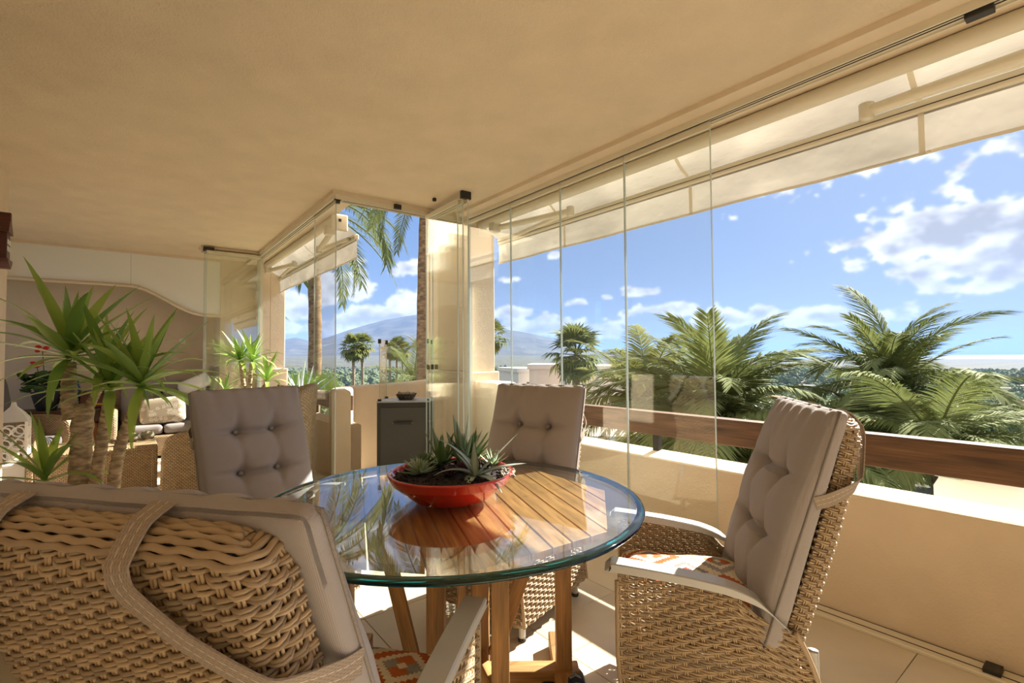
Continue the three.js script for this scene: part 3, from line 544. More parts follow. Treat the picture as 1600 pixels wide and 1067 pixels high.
function diningChair(label, x, z, fx, fz, recline, seatMat) {
  const t = thing('dining_chair', label, 'chair', [x, 0, z], Math.atan2(fx, fz), 'high-back rattan dining chairs');
  for (const k of [0, 1]) { const s = part('side_weave', RC.side[k], M.rattan, t); s.userData.kind = 'stuff'; for (const g of RC.rim[k]) part('woven_rim', g, M.rattan, t); part('armrest', RC.arm[k], M.arm, t, 'smooth grey armrest'); }
  part('front_weave', RC.front, M.rattan, t).userData.kind = 'stuff'; part('rear_weave', RC.rear, M.rattan, t).userData.kind = 'stuff';
  part('seat_base', RC.base, M.wicker, t);
  const sc = part('seat_cushion', RC.seat, seatMat, t); sc.rotation.x = -Math.PI / 2; sc.position.set(0, 0.40, 0.285); 
  for (const [lx, lz] of [[-0.25, 0.22], [0.25, 0.22], [-0.25, -0.30], [0.25, -0.30]]) { const l = part('leg', RC.legF, M.arm, t); l.position.set(lx, 0, lz); part('foot', RC.foot, M.black, l); }
  const tilt = (m) => { m.position.set(0, 0.40, -0.20); m.rotation.x = -recline; return m; };
  tilt(part('back_weave', RC.back, M.rattan, t)).userData.kind = 'stuff'; for (const g of RC.backRim) tilt(part('back_rim', g, M.rattan, t));
  const c = tilt(part('back_cushion', RC.cushion, M.cloth, t, 'tufted taupe back cushion')); part('piping', RC.piping, M.mesh, c);
  for (const [bx, by] of RC.btn) { const b = part('button', RC.button, M.cloth, c); b.position.set(bx, by, 0.055 - 0.03 * smooth(0.38, 0.765, by)); }
  for (const k of [0, 1]) tilt(part('strap', RC.strap[k], M.strap, t, 'woven strap with stitched lines'));
  return t;
}
diningChair('high-back rattan chair with taupe tufted cushion beside the parapet, sunlight on its seat', 1.683, -1.041, -0.63, -0.777, 0.275, M.kilim);
diningChair('high-back rattan chair pushed in before the glass panels, its cushion shaded brown', 1.585, -2.10, -0.957, 0.29, 0.24, M.kilim);
diningChair('high-back rattan chair with blue-grey tufted cushion in front of the lounge', 0.63, -2.78, 0.276, 0.96, 0.26, M.kilim);
diningChair('high-back rattan chair seen from behind with woven back and striped straps', 0.3686, -1.2027, 0.7776, -0.6287, 0.384, M.kilim);

// ---------------------------------------------------------------- dining table
{
  const C = [1.04, -1.727], R = 0.75, t = thing('dining_table', 'round glass-topped dining table on an orange teak trestle base', 'table', [C[0], 0, C[1]]);
  const top = part('glass_top', new Build().lathe([[0, 0.750], [R - 0.030, 0.750]], 96).lathe([[R - 0.030, 0.732], [0, 0.732]], 96), M.tableGlass, t, 'clear round glass top');
  part('bevelled_edge', new Build().lathe([[R - 0.030, 0.750], [R - 0.030, 0.732], [R - 0.008, 0.732], [R - 0.002, 0.7345], [R, 0.739], [R - 0.001, 0.7435], [R - 0.006, 0.7475], [R - 0.014, 0.749], [R - 0.030, 0.750]], 128), M.tableEdge, top, 'green bevelled glass edge');
  // octagonal slatted wooden top
  const R8 = 0.655, a0 = 25 * Math.PI / 180, slatA = 110 * Math.PI / 180, N = 17, pitch = 2 * R8 / N, oct = []; for (let k = 0; k < 8; k++) oct.push([R8 * Math.cos(a0 + k * Math.PI / 4), R8 * Math.sin(a0 + k * Math.PI / 4)]);
  const du = [Math.cos(slatA), Math.sin(slatA)], dv = [-du[1], du[0]];
  for (let k = 0; k < N; k++) {
    const lo = -R8 + k * pitch + 0.003, hi = lo + pitch - 0.006;
    let poly = oct.map(([x, z]) => [x * du[0] + z * du[1], x * dv[0] + z * dv[1]]);
    const clip = (pl, f) => { const o = []; for (let q = 0; q < pl.length; q++) { const a = pl[q], b = pl[(q + 1) % pl.length], fa = f(a), fb = f(b); if (fa >= 0) o.push(a); if (fa * fb < 0) { const s = fa / (fa - fb); o.push([lerp(a[0], b[0], s), lerp(a[1], b[1], s)]); } } return o; };
    poly = clip(clip(poly, (p) => p[1] - lo), (p) => hi - p[1]); if (poly.length < 3) continue;
    const b = new Build(), sh = new THREE.ExtrudeGeometry(new THREE.Shape(poly.map(([a, c]) => new THREE.Vector2(a, c))), { depth: 0.020, bevelEnabled: true, bevelSize: 0.0015, bevelThickness: 0.0015, bevelOffset: -0.0015, bevelSegments: 1 });
    b.add(sh); const g = b.geo(); { const U = g.attributes.uv, P = g.attributes.position; for (let q = 0; q < P.count; q++) U.setXY(q, P.getY(q) + k * 0.37, P.getX(q) + k * 0.71); }
    g.applyMatrix4(new THREE.Matrix4().makeBasis(V(du[0], 0, du[1]), V(dv[0], 0, dv[1]), V(0, -1, 0)).setPosition(0, 0.729, 0));
    part('slat', g, M.teak, t);
  }
  const P3 = (x, y, z) => V(x - C[0], y, z - C[1]), ax = V(0.79, 0, 0.61), pz = V(-0.61, 0, 0.79);
  const post = (name, a, b, w, h) => { const d = b.clone().sub(a), L0 = d.length(), q = new THREE.Quaternion().setFromUnitVectors(V(0, 1, 0), d.clone().normalize()), turn = new THREE.Quaternion().setFromAxisAngle(V(0, 1, 0), Math.atan2(-ax.z, ax.x)); const g = new Build().rbox(0, 0, 0, w, L0, h, 0.004).geo('grain'); g.applyMatrix4(new THREE.Matrix4().compose(a.clone().add(b).multiplyScalar(0.5), q.multiply(turn), V(1, 1, 1))); return part(name, g, M.teak, t); };
  const along = (s, o = 0) => ax.clone().multiplyScalar(s).addScaledVector(pz, o);
  const E1 = along(-0.44), E2 = along(0.44);
  for (const [e, o] of [[E1, 0.0], [E2, 0.0]]) post('post', V(e.x, 0.07, e.z), V(e.x, 0.66, e.z), 0.062, 0.062);
  for (const s of [-0.075, 0.105]) { const e = along(s, -0.02); post('post', V(e.x, 0.06, e.z), V(e.x, 0.66, e.z), 0.07, 0.07); }
  const g5 = P3(1.03, 0, -1.40); post('gate_post', V(g5.x, 0.0, g5.z), V(g5.x, 0.66, g5.z), 0.062, 0.062);
  const runner = (a, b, y, h, w) => { const m = a.clone().add(b).multiplyScalar(0.5), d = b.clone().sub(a), L0 = d.length(), g = new Build().rbox(0, 0, 0, L0, h, w, 0.006).geo('grain'); g.applyMatrix4(new THREE.Matrix4().makeRotationY(Math.atan2(-d.z, d.x)).setPosition(m.x, y, m.z)); return part('runner', g, M.teak, t); };
  runner(along(-0.50), along(0.50), 0.045, 0.06, 0.075); runner(along(-0.46), along(0.46), 0.682, 0.05, 0.06);
  for (const s of [-0.44, 0.44]) { runner(along(s, -0.26), along(s, 0.26), 0.035, 0.07, 0.085); runner(along(s, -0.3), along(s, 0.3), 0.684, 0.05, 0.055); }
  runner(along(0.09, -0.02), V(g5.x, 0, g5.z), 0.12, 0.05, 0.035); runner(along(0.09, -0.02), V(g5.x, 0, g5.z), 0.64, 0.05, 0.035);
  post('brace', along(-0.30).setY(0.66), along(-0.16).setY(0.09), 0.055, 0.03); post('brace', along(0.36).setY(0.66), along(0.16).setY(0.12), 0.055, 0.03); post('brace', along(0.06, 0.04).setY(0.66), along(0.01, 0.1).setY(0.1), 0.035, 0.03);
}
// ---------------------------------------------------------------- succulent bowl
const leafGeo = (len, w, th, bend, seg = 6, tipPow = 1.4, chan = 0.25) => {          // thick tapering leaf along +z, bending up by bend
  const b = new Build(); let a = 0, y = 0, z = 0; const R = [];
  for (let k = 0; k <= seg; k++) { const t = k / seg, hw = w / 2 * (t < 0.35 ? 0.75 + 0.25 * Math.sin(t / 0.35 * Math.PI / 2) : Math.pow(1 - (t - 0.35) / 0.65, 1 / tipPow)) + 0.0002, h = th / 2 * (1 - 0.7 * t); R.push([[-hw, y + hw * chan, z], [0, y + h * 0.4, z], [hw, y + hw * chan, z], [0, y - h, z]].map((p) => b.v(...p, p[0], t * len))); a = bend * (k + 1) / seg; y += Math.sin(a) * len / seg; z += Math.cos(a) * len / seg; }
  for (let k = 0; k < seg; k++) for (let s = 0; s < 4; s++) b.quad(R[k][s], R[k][(s + 1) % 4], R[k + 1][(s + 1) % 4], R[k + 1][s]);
  return b.geo();
};
function rosette(name, label, cat, pos, mat, rows, group) {   // rows: [count, tilt (0 flat .. 1.5 upright), len, width, thick, bend]
  const t = thing(name, label, cat, pos, 0, group), rnd = rngOf(Math.round(pos[0] * 1000 + pos[2] * 777 + 5e4));
  const gs = new Map();
  rows.forEach(([n, tilt, len, w, th, bend], k) => { const key = [len, w, th, bend].join(); if (!gs.has(key)) gs.set(key, leafGeo(len, w, th, bend)); for (let q = 0; q < n; q++) { const m = part('leaf', gs.get(key), mat, t); m.rotation.order = 'YXZ'; m.rotation.y = (q + k * 0.5) / n * 6.283 + (rnd() - 0.5) * 0.35; m.rotation.x = -(tilt + (rnd() - 0.5) * 0.25); const s = 1.12 + 0.28 * rnd(); m.scale.set(s, s, s); m.position.y = 0.004 * k; } });
  return t;
}
{
  const bx = 1.03, bz = -1.73, y0 = 0.7505, R = 0.252;
  const bowl = thing('plant_bowl', 'wide glossy red ceramic bowl on the glass table', 'bowl', [bx, y0, bz]);
  part('bowl_body', new Build().lathe([[0, 0.0], [0.145, 0.0], [0.155, 0.004], [0.20, 0.040], [0.232, 0.066], [0.2335, 0.070], [0.236, 0.071], [0.250, 0.098], [0.252, 0.104], [0.247, 0.108], [0.240, 0.106], [0.236, 0.098], [0.222, 0.075], [0.15, 0.02], [0, 0.018]], 72), M.redGlaze, bowl);
  const sb = new Build(); sb.grid(40, 14, (u, v) => { const a = u * 6.283, r = v * 0.234; return [r * Math.cos(a), 0.086 + 0.012 * fbm(r * 30 * Math.cos(a), r * 30 * Math.sin(a), 0, 3) + 0.01 * (1 - v), r * Math.sin(a)]; }); part('soil', sb, M.soil, bowl, 'dark potting soil');
  const gr = new Build(), rnd = rngOf(4); for (let k = 0; k < 260; k++) { const a = rnd() * 6.283, r = Math.sqrt(rnd()) * 0.225, s = 0.003 + 0.004 * rnd(); gr.add(new THREE.IcosahedronGeometry(s, 0), new THREE.Matrix4().makeTranslation(r * Math.cos(a), 0.098 + 0.003 * rnd(), r * Math.sin(a))); } part('soil_crumbs', gr, M.soil, bowl).userData.kind = 'stuff';
  const peb = new Build(); for (let k = 0; k < 60; k++) { const p = atY(793 + (rnd() - 0.5) * 22, 738 + (rnd() - 0.5) * 12, y0 + 0.10); peb.add(new THREE.IcosahedronGeometry(0.004 + 0.004 * rnd(), 1), new THREE.Matrix4().makeTranslation(p.x - bx, 0.100, p.z - bz)); } part('gravel', peb, M.stone, bowl, 'patch of pale gravel').userData.kind = 'stuff';
  const at = (px, py, h = 0.096) => { const p = atY(px, py, y0 + h); const dx = p.x - bx, dz = p.z - bz, d = Math.hypot(dx, dz), k = d > 0.2 ? 0.2 / d : 1; return [bx + dx * k, y0 + h, bz + dz * k]; };
  rosette('echeveria', 'pale green pointed rosette succulent at the rim side of the red bowl', 'succulent', at(655, 740), M.sedum, [[12, 0.18, 0.070, 0.018, 0.006, 0.25], [11, 0.5, 0.06, 0.017, 0.006, 0.3], [9, 0.85, 0.05, 0.015, 0.006, 0.3], [6, 1.2, 0.035, 0.012, 0.005, 0.2]]);
  const big = thing('agave', 'large grey-green agave with long curling leaves hanging over the red bowl', 'succulent', at(742, 745));
  [[-2.35, 1.25, 0.21, 0.052, -0.85], [-2.0, 0.75, 0.17, 0.046, -1.2], [0.75, 0.78, 0.24, 0.042, 0.02], [1.0, 0.42, 0.21, 0.042, -0.35], [0.1, 0.40, 0.17, 0.040, -1.1], [-1.0, 0.45, 0.135, 0.044, -1.8], [2.6, 1.1, 0.14, 0.036, 0.1], [3.6, 0.9, 0.12, 0.036, -0.2]].forEach(([az, tilt, len, w, bend]) => { const m = part('leaf', leafGeo(len, w, 0.007, bend, 10, 1.2, 0.35), M.agave, big); m.rotation.order = 'YXZ'; m.rotation.y = az; m.rotation.x = -tilt; });
  rosette('aloe', 'spiky dark green aloe at the back of the red bowl beside the upright blue leaf', 'succulent', at(735, 722), M.aloeGreen, [[8, 0.45, 0.12, 0.022, 0.009, 0.2], [7, 0.85, 0.13, 0.022, 0.009, 0.1], [4, 1.25, 0.11, 0.018, 0.008, 0.05]]);
  rosette('aloe', 'upright mid green aloe with broad toothed leaves in the middle of the red bowl', 'succulent', at(690, 728), M.aloeGreen, [[6, 0.5, 0.125, 0.028, 0.009, -0.3], [5, 1.0, 0.13, 0.028, 0.009, 0.1], [3, 1.35, 0.10, 0.022, 0.008, 0.05]]);
  rosette('aloe', 'small upright blue-green leaf cluster towering at the back of the red bowl', 'succulent', at(722, 727), M.aloe, [[4, 0.9, 0.13, 0.030, 0.008, 0.2], [3, 1.35, 0.165, 0.026, 0.008, 0.05]]);
  rosette('haworthia', 'small dark banded haworthia behind the pale rosette', 'succulent', at(650, 722), M.aloeGreen, [[9, 0.4, 0.06, 0.011, 0.006, 0.35], [8, 0.85, 0.06, 0.011, 0.006, 0.2]]);
  rosette('haworthia', 'pale yellow-green haworthia near the sunny rim of the red bowl', 'succulent', at(775, 727), M.sedum, [[9, 0.45, 0.065, 0.012, 0.006, 0.2], [8, 0.95, 0.055, 0.011, 0.006, 0.2]]);
  rosette('sempervivum', 'tiny dark purple rosette succulent in front of the green aloe', 'succulent', at(703, 743), M.purple, [[10, 0.25, 0.04, 0.013, 0.006, 0.5], [9, 0.7, 0.034, 0.012, 0.006, 0.5], [6, 1.1, 0.024, 0.01, 0.005, 0.3]]);
  rosette('sempervivum', 'tiny dark purple rosette succulent beside the curling agave', 'succulent', at(722, 738), M.purple, [[10, 0.35, 0.042, 0.012, 0.006, 0.5], [9, 0.8, 0.036, 0.012, 0.006, 0.5], [6, 1.15, 0.024, 0.01, 0.005, 0.3]]);
}
// ---------------------------------------------------------------- shoes under the table
function shoe(label, x, z, turn) {
  const t = thing('sneaker', label, 'shoe', [x, 0, z], turn, 'navy sneakers under the table');
  const S = [[-0.135, 0.026, 0.030], [-0.12, 0.036, 0.062], [-0.08, 0.038, 0.080], [-0.02, 0.038, 0.082], [0.04, 0.043, 0.068], [0.09, 0.046, 0.050], [0.125, 0.038, 0.040], [0.148, 0.016, 0.030]];
  const up = new Build(), n = 16, rings = S.map(([zz, w, h], k) => { const r = []; for (let q = 0; q < n; q++) { const a = q / (n - 1) * Math.PI; r.push(up.v(w * Math.cos(a), 0.022 + Math.max(0, h - 0.022 + (k < 4 && k > 0 ? 0.01 : 0)) * Math.pow(Math.sin(a), 0.6) * ((k > 0 && k < 4 && q > 4 && q < 11) ? 0.80 : 1), zz)); } return r; });
  for (let k = 0; k < S.length - 1; k++) for (let q = 0; q < n - 1; q++) up.quad(rings[k][q], rings[k][q + 1], rings[k + 1][q + 1], rings[k + 1][q]);
  part('upper', up, M.navy, t);
  const so = S.map(([zz, w]) => [w + 0.003, zz]).concat(S.map(([zz, w]) => [-w - 0.003, zz]).reverse()); part('sole', new Build().prism(so, 0, 0.024), M.rubber, t, 'pale rubber sole');
  for (let k = 0; k < 4; k++) part('lace', new Build().tube([[-0.022, 0.074 - k * 0.006, 0.0 + k * 0.02], [0, 0.084 - k * 0.006, 0.002 + k * 0.02], [0.022, 0.074 - k * 0.006, 0.0 + k * 0.02]], 0.0028, 5), M.lace, t);
  part('collar_lining', new Build().lathe([[0.03, 0], [0.026, 0.004], [0.02, -0.01], [0, -0.02]], 16, 0, 0.076, -0.06), M.rubber, t);
}
shoe('navy sneaker with pale sole and laces under the table', 1.215, -1.385, 2.2); shoe('navy sneaker lying partly behind the laced one', 1.37, -1.375, 2.5);

// ---------------------------------------------------------------- gas fire column
{
  const p0 = V(1.945, 0, -4.70), p1 = V(2.375, 0, -4.40), w = p0.distanceTo(p1), dir = p1.clone().sub(p0).normalize(), rear = V(dir.z, 0, -dir.x), D = 0.40;
  const mid = p0.clone().add(p1).multiplyScalar(0.5).addScaledVector(rear, D / 2), t = thing('fire_column', 'dark grey metal fire column cabinet with glass wind guard in the bay', 'heater', mid, Math.atan2(-dir.z, dir.x)), H = 0.865;
  part('body', new Build().rbox(0, H / 2, 0, w, H, D, 0.006), M.charcoal, t);
  part('door', new Build().rbox(0, 0.415, D / 2 + 0.004, w - 0.075, 0.80, 0.016, 0.003), M.charcoalFace, t);
  const h = part('handle', new Build().tube([[-0.09, 0.665, D / 2 + 0.045], [0.09, 0.665, D / 2 + 0.045]], 0.010, 10), M.charcoal, t, 'dark bar handle'); for (const s of [-1, 1]) part('screw', new Build().tube([[s * 0.09, 0.665, D / 2 + 0.012], [s * 0.09, 0.665, D / 2 + 0.05]], 0.009, 10), M.steel, h, 'steel handle mount');
  part('top_plate', new Build().rbox(0, H + 0.006, 0, w + 0.01, 0.014, D + 0.01, 0.003), M.greyTop, t, 'light grey top plate');
  const gy0 = H + 0.03, gy1 = 1.50, gw = w / 2 - 0.02, gd = D / 2 - 0.03;
  for (const s of [-1, 1]) { part('guard_pane', new Build().box(0, (gy0 + gy1) / 2, s * gd, 2 * gw, gy1 - gy0, 0.005), M.pane, t, 'clear glass wind guard'); part('guard_pane', new Build().box(s * gw, (gy0 + gy1) / 2, 0, 0.005, gy1 - gy0, 2 * gd), M.pane, t);
    for (const q of [-1, 1]) { part('guard_edge', new Build().box(s * gw, (gy0 + gy1) / 2, q * gd, 0.007, gy1 - gy0, 0.007), M.edge, t); part('guard_clip', new Build().rbox(s * gw, gy1 - 0.02, q * gd, 0.028, 0.045, 0.028, 0.003), M.black, t, 'black corner clip'); part('guard_foot', new Build().rbox(s * gw, gy0 - 0.008, q * gd, 0.035, 0.022, 0.03, 0.003), M.black, t); } }
  const tray = thing('stone_tray', 'black perforated tray of pale lava stones on the fire column', 'tray', [mid.x, H + 0.013, mid.z], Math.atan2(-dir.z, dir.x));
  part('tray_body', new Build().lathe([[0.09, 0.0], [0.135, 0.06], [0.131, 0.06], [0.087, 0.004], [0, 0.004]], 4), M.black, tray).rotation.y = Math.PI / 4;
  const r = rngOf(9); for (let k = 0; k < 26; k++) { const s = part('stone', new THREE.IcosahedronGeometry(0.014 + 0.009 * r(), 1), M.stone, tray); s.position.set((r() - 0.5) * 0.17, 0.05 + 0.014 * r(), (r() - 0.5) * 0.15); s.scale.set(1, 0.7, 0.85); s.rotation.set(r() * 3, r() * 3, 0); }
  for (let k = 0; k < 5; k++) part('hole', new THREE.SphereGeometry(0.006, 8, 6), M.stone, tray).position.set(-0.08 + 0.04 * k, 0.032, 0.084);
}

// ---------------------------------------------------------------- yuccas
const swordGeo = (len, w, bend, curl, seed) => {          // sword leaf along +z, folded along its middle
  const b = new Build(), n = 9, R = []; let y = 0, z = 0, a = 0; const rnd = rngOf(seed), tw = (rnd() - 0.5) * 0.5;
  for (let k = 0; k <= n; k++) {
    const t = k / n, hw = w / 2 * (t < 0.45 ? 0.55 + 0.45 * Math.sin(t / 0.45 * Math.PI / 2) : Math.pow(Math.max(0, 1 - (t - 0.45) / 0.55), 0.85)) + 0.0004, f = 0.32 * hw, c = Math.cos(tw * t), s = Math.sin(tw * t);
    R.push([[-hw * c, y + f - hw * s, z], [0, y, z], [hw * c, y + f + hw * s, z]].map((p) => b.v(...p, p[0], t * len)));
    a = bend * t + curl * t * t; y += Math.sin(a) * len / n; z += Math.cos(a) * len / n;
  }
  for (let k = 0; k < n; k++) for (let s = 0; s < 2; s++) b.quad(R[k][s], R[k][s + 1], R[k + 1][s + 1], R[k + 1][s]);
  return b.geo();
};
const swords = [[0.46, 0.055, -0.15, -0.1], [0.44, 0.052, -0.3, -0.5], [0.48, 0.056, -0.5, -1.1], [0.40, 0.054, -0.05, -0.05], [0.50, 0.052, -0.35, -0.9]].map((a, k) => swordGeo(...a, k + 3));
function crown(t, c, n, scale, seed, low = -0.35) {        // leaves of one crown round the point c of thing t
  const r = rngOf(seed);
  for (let k = 0; k < n; k++) {
    const f = k / (n - 1), tilt = lerp(low, 1.35, Math.pow(f, 0.85)) + (r() - 0.5) * 0.25, kind = f < 0.3 ? [2, 4, 1][k % 3] : f < 0.7 ? [1, 0, 4][k % 3] : [0, 3][k % 2];
    const m = part('leaf', swords[kind], (k * 7 + seed) % 3 ? M.yucca : M.yuccaDark, t); m.rotation.order = 'YXZ'; m.rotation.y = k * 2.39996 + (r() - 0.5) * 0.4; m.rotation.x = -tilt; m.rotation.z = (r() - 0.5) * 0.3;
    const s = scale * (0.85 + 0.3 * r()) * (f > 0.8 ? 0.85 : 1); m.scale.set(s, s, s); m.position.copy(c).y += 0.05 * scale * f;
  }
}
function ringedTrunk(t, pts, r0, r1, rings, name = 'trunk') {
  const cv = new THREE.CatmullRomCurve3(pts), P = cv.getPoints(rings * 2).map((p) => p.toArray());
  part(name, new Build().tube(P, (u) => lerp(r0, r1, u) * (1 + 0.13 * Math.abs(Math.sin(u * rings * Math.PI))) , 12), M.yuccaTrunk, t);
}
{
  const D = 2.55, B0 = atDepth(128, 765, D), t = thing('yucca_plant', 'tall potted yucca with several ringed trunks and spiky green crowns', 'plant', [B0.x, 0, B0.z]);
  const q = (px, py, d = D) => atDepth(px, py, d).sub(V(B0.x, 0, B0.z));
  part('pot', new Build().lathe([[0, 0], [0.15, 0], [0.16, 0.01], [0.215, 0.36], [0.225, 0.365], [0.228, 0.40], [0.205, 0.40], [0.19, 0.35], [0, 0.35]], 40), M.terracotta, t, 'terracotta pot'); part('soil', new Build().lathe([[0, 0.372], [0.198, 0.368]], 30), M.soil, t);
  ringedTrunk(t, [V(-0.01, 0.36, 0), q(124, 765), q(127, 700), q(130, 632)], 0.046, 0.044, 9);
  ringedTrunk(t, [q(112, 655, D - 0.03), q(108, 620, D - 0.02), q(108, 566, D)], 0.036, 0.028, 15);
  ringedTrunk(t, [V(0.10, 0.36, 0.03), q(150, 765), q(158, 700), q(170, 622)], 0.034, 0.022, 26);
  ringedTrunk(t, [q(136, 642), q(148, 618), q(163, 590)], 0.022, 0.018, 12);
  ringedTrunk(t, [V(0.14, 0.36, -0.02), q(178, 760), q(190, 690), q(219, 618)], 0.030, 0.022, 28);
  crown(t, q(108, 562), 34, 1.02, 3); crown(t, q(172, 612), 20, 0.85, 11, -0.1); crown(t, q(165, 580, D + 0.1), 20, 0.85, 17, -0.1); crown(t, q(221, 606), 30, 0.95, 23, -0.25);
  ringedTrunk(t, [V(-0.09, 0.36, 0.06), q(76, 775, D - 0.1), q(72, 757, D - 0.1)], 0.022, 0.02, 5); crown(t, q(70, 755, D - 0.1), 14, 0.80, 31, 0.0);
}
{
  const D = 6.05, B0 = atDepth(385, 610, D), t = thing('yucca_plant', 'smaller potted yucca in sunlight beside the folded glass panels', 'plant', [B0.x, 0, B0.z]);
  const q = (px, py) => atDepth(px, py, D).sub(V(B0.x, 0, B0.z));
  part('pot', new Build().lathe([[0, 0], [0.17, 0], [0.23, 0.50], [0.24, 0.55], [0.21, 0.55], [0.2, 0.50], [0, 0.50]], 32), M.white, t, 'white planter');
  ringedTrunk(t, [V(-0.03, 0.48, 0), q(382, 620), q(376, 565)], 0.04, 0.02, 18); ringedTrunk(t, [V(0.03, 0.48, 0), q(389, 620), q(393, 568)], 0.034, 0.02, 18); ringedTrunk(t, [V(0.05, 0.48, 0.02), q(398, 628), q(416, 598)], 0.03, 0.018, 14);
  crown(t, q(375, 565), 26, 0.88, 41, -0.1); crown(t, q(394, 566), 26, 0.88, 43, -0.1); crown(t, q(417, 597), 20, 0.85, 47, 0.0); crown(t, q(352, 612), 12, 0.6, 49, 0.2);
  ringedTrunk(t, [V(-0.08, 0.48, 0), q(360, 640), q(353, 614)], 0.026, 0.018, 10);
}
// ---------------------------------------------------------------- lounge
{ // wall ornament and switch
  const t = thing('wall_lantern', 'small dark red carved wooden wall lantern with pointed roof', 'lantern', [-0.798, 1.98, atX(17, 350, -0.71).z + 0.06]);
  part('lantern_body', new Build().rbox(0.045, 0.16, 0, 0.085, 0.20, 0.12, 0.006).geo('box'), M.redWood, t);
  part('roof', new Build().shape([[-0.085, 0.255], [-0.075, 0.275], [-0.02, 0.34], [-0.012, 0.40], [0.012, 0.40], [0.02, 0.34], [0.075, 0.275], [0.085, 0.255]], 0.095, 0.004, new THREE.Matrix4().makeRotationY(Math.PI / 2)), M.redWood, t);
  part('base', new Build().shape([[-0.085, 0.06], [0.085, 0.06], [0.07, 0.04], [0.02, 0.0], [-0.02, 0.0], [-0.07, 0.04]], 0.095, 0.004, new THREE.Matrix4().makeRotationY(Math.PI / 2)), M.redWood, t);
  for (const [y, z] of [[0.14, -0.03], [0.14, 0.03], [0.19, -0.03], [0.19, 0.03]]) part('opening', new Build().rbox(0.088, y, z, 0.006, 0.035, 0.035, 0.002), M.white, t, 'pale pane');
  const p = atZ(285, 533, -9.15); single('light_switch', 'small square switch plate on the plain back wall of the lounge', 'switch', new Build().rbox(p.x, p.y, -9.142, 0.08, 0.08, 0.014, 0.004).geo(), M.white);
}
// cushion block with soft edges
const pad = (w, h, d, r = 0.05) => { const g = new THREE.BoxGeometry(w, h, d, 14, 8, 14), P = g.attributes.position; for (let k = 0; k < P.count; k++) { let x = P.getX(k), y = P.getY(k), z = P.getZ(k); const rr = Math.min(r, w / 2.1, h / 2.1, d / 2.1), cx = clamp(x, -w / 2 + rr, w / 2 - rr), cy = clamp(y, -h / 2 + rr, h / 2 - rr), cz = clamp(z, -d / 2 + rr, d / 2 - rr), v = V(x - cx, y - cy, z - cz); if (v.length() > 0) { const m = Math.max(Math.abs(v.x), Math.abs(v.y), Math.abs(v.z)); v.normalize().multiplyScalar(m); x = cx + v.x; y = cy + v.y; z = cz + v.z; } const q = 1 + 0.05 * fbm(x * 4, y * 4, z * 4, 2); P.setXYZ(k, x * q, y * q, z * q); } g.computeVertexNormals(); boxUV(g, 'box'); return g; };
const put = (m, x, y, z, rx = 0, ry = 0, rz = 0) => { m.position.set(x, y, z); m.rotation.set(rx, ry, rz); return m; };
function loungeSeat(name, label, cat, pos, turn, W, D, backH, clothMat, group) {       // wicker seat facing +z, its floor centre at pos
  const t = thing(name, label, cat, pos, turn, group);
  part('wicker_base', new Build().rbox(0, 0.165, 0, W, 0.27, D, 0.03, null, 3).geo('box'), M.wicker, t);
  for (const s of [-1, 1]) { const pts = [[-D / 2, 0.04], [-D / 2, 0.62]]; for (let k = 0; k <= 8; k++) { const a = Math.PI * (1 - k / 8); pts.push([0.0 + (D / 2 - 0.02) * Math.cos(a) * 0.96, 0.56 + 0.08 * Math.sin(a)]); } pts.push([D / 2 - 0.01, 0.45], [D / 2, 0.04]); part('wicker_arm', new Build().shape(pts, 0.11, 0.03, new THREE.Matrix4().makeRotationY(-Math.PI / 2).setPosition(s * (W / 2 - 0.03) + 0.055, 0, 0)).geo('box'), M.wicker, t); }
  part('wicker_back', new Build().rbox(0, (backH - 0.08) / 2 + 0.02, -D / 2 + 0.06, W, backH - 0.08, 0.10, 0.04, null, 3).geo('box'), M.wicker, t);
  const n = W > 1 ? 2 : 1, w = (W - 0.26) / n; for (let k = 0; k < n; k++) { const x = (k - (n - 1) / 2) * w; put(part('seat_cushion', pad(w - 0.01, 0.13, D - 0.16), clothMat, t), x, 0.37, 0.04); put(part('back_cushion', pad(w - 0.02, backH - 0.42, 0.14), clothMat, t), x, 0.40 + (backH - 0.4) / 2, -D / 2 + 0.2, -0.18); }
  for (const [a, b] of [[-1, -1], [-1, 1], [1, -1], [1, 1]]) part('foot', new Build().tube([[a * (W / 2 - 0.06), 0, b * (D / 2 - 0.06)], [a * (W / 2 - 0.06), 0.05, b * (D / 2 - 0.06)]], 0.02, 8), M.black, t);
  return t;
}
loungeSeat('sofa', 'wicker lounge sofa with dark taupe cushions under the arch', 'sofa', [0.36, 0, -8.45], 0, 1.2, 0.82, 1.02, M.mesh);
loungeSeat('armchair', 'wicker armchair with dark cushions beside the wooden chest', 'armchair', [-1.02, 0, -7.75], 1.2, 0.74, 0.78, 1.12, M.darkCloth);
loungeSeat('armchair', 'wicker armchair standing behind the blue-grey dining chair', 'armchair', [0.74, 0, -5.68], -1.9, 0.72, 0.78, 0.90, M.mesh);
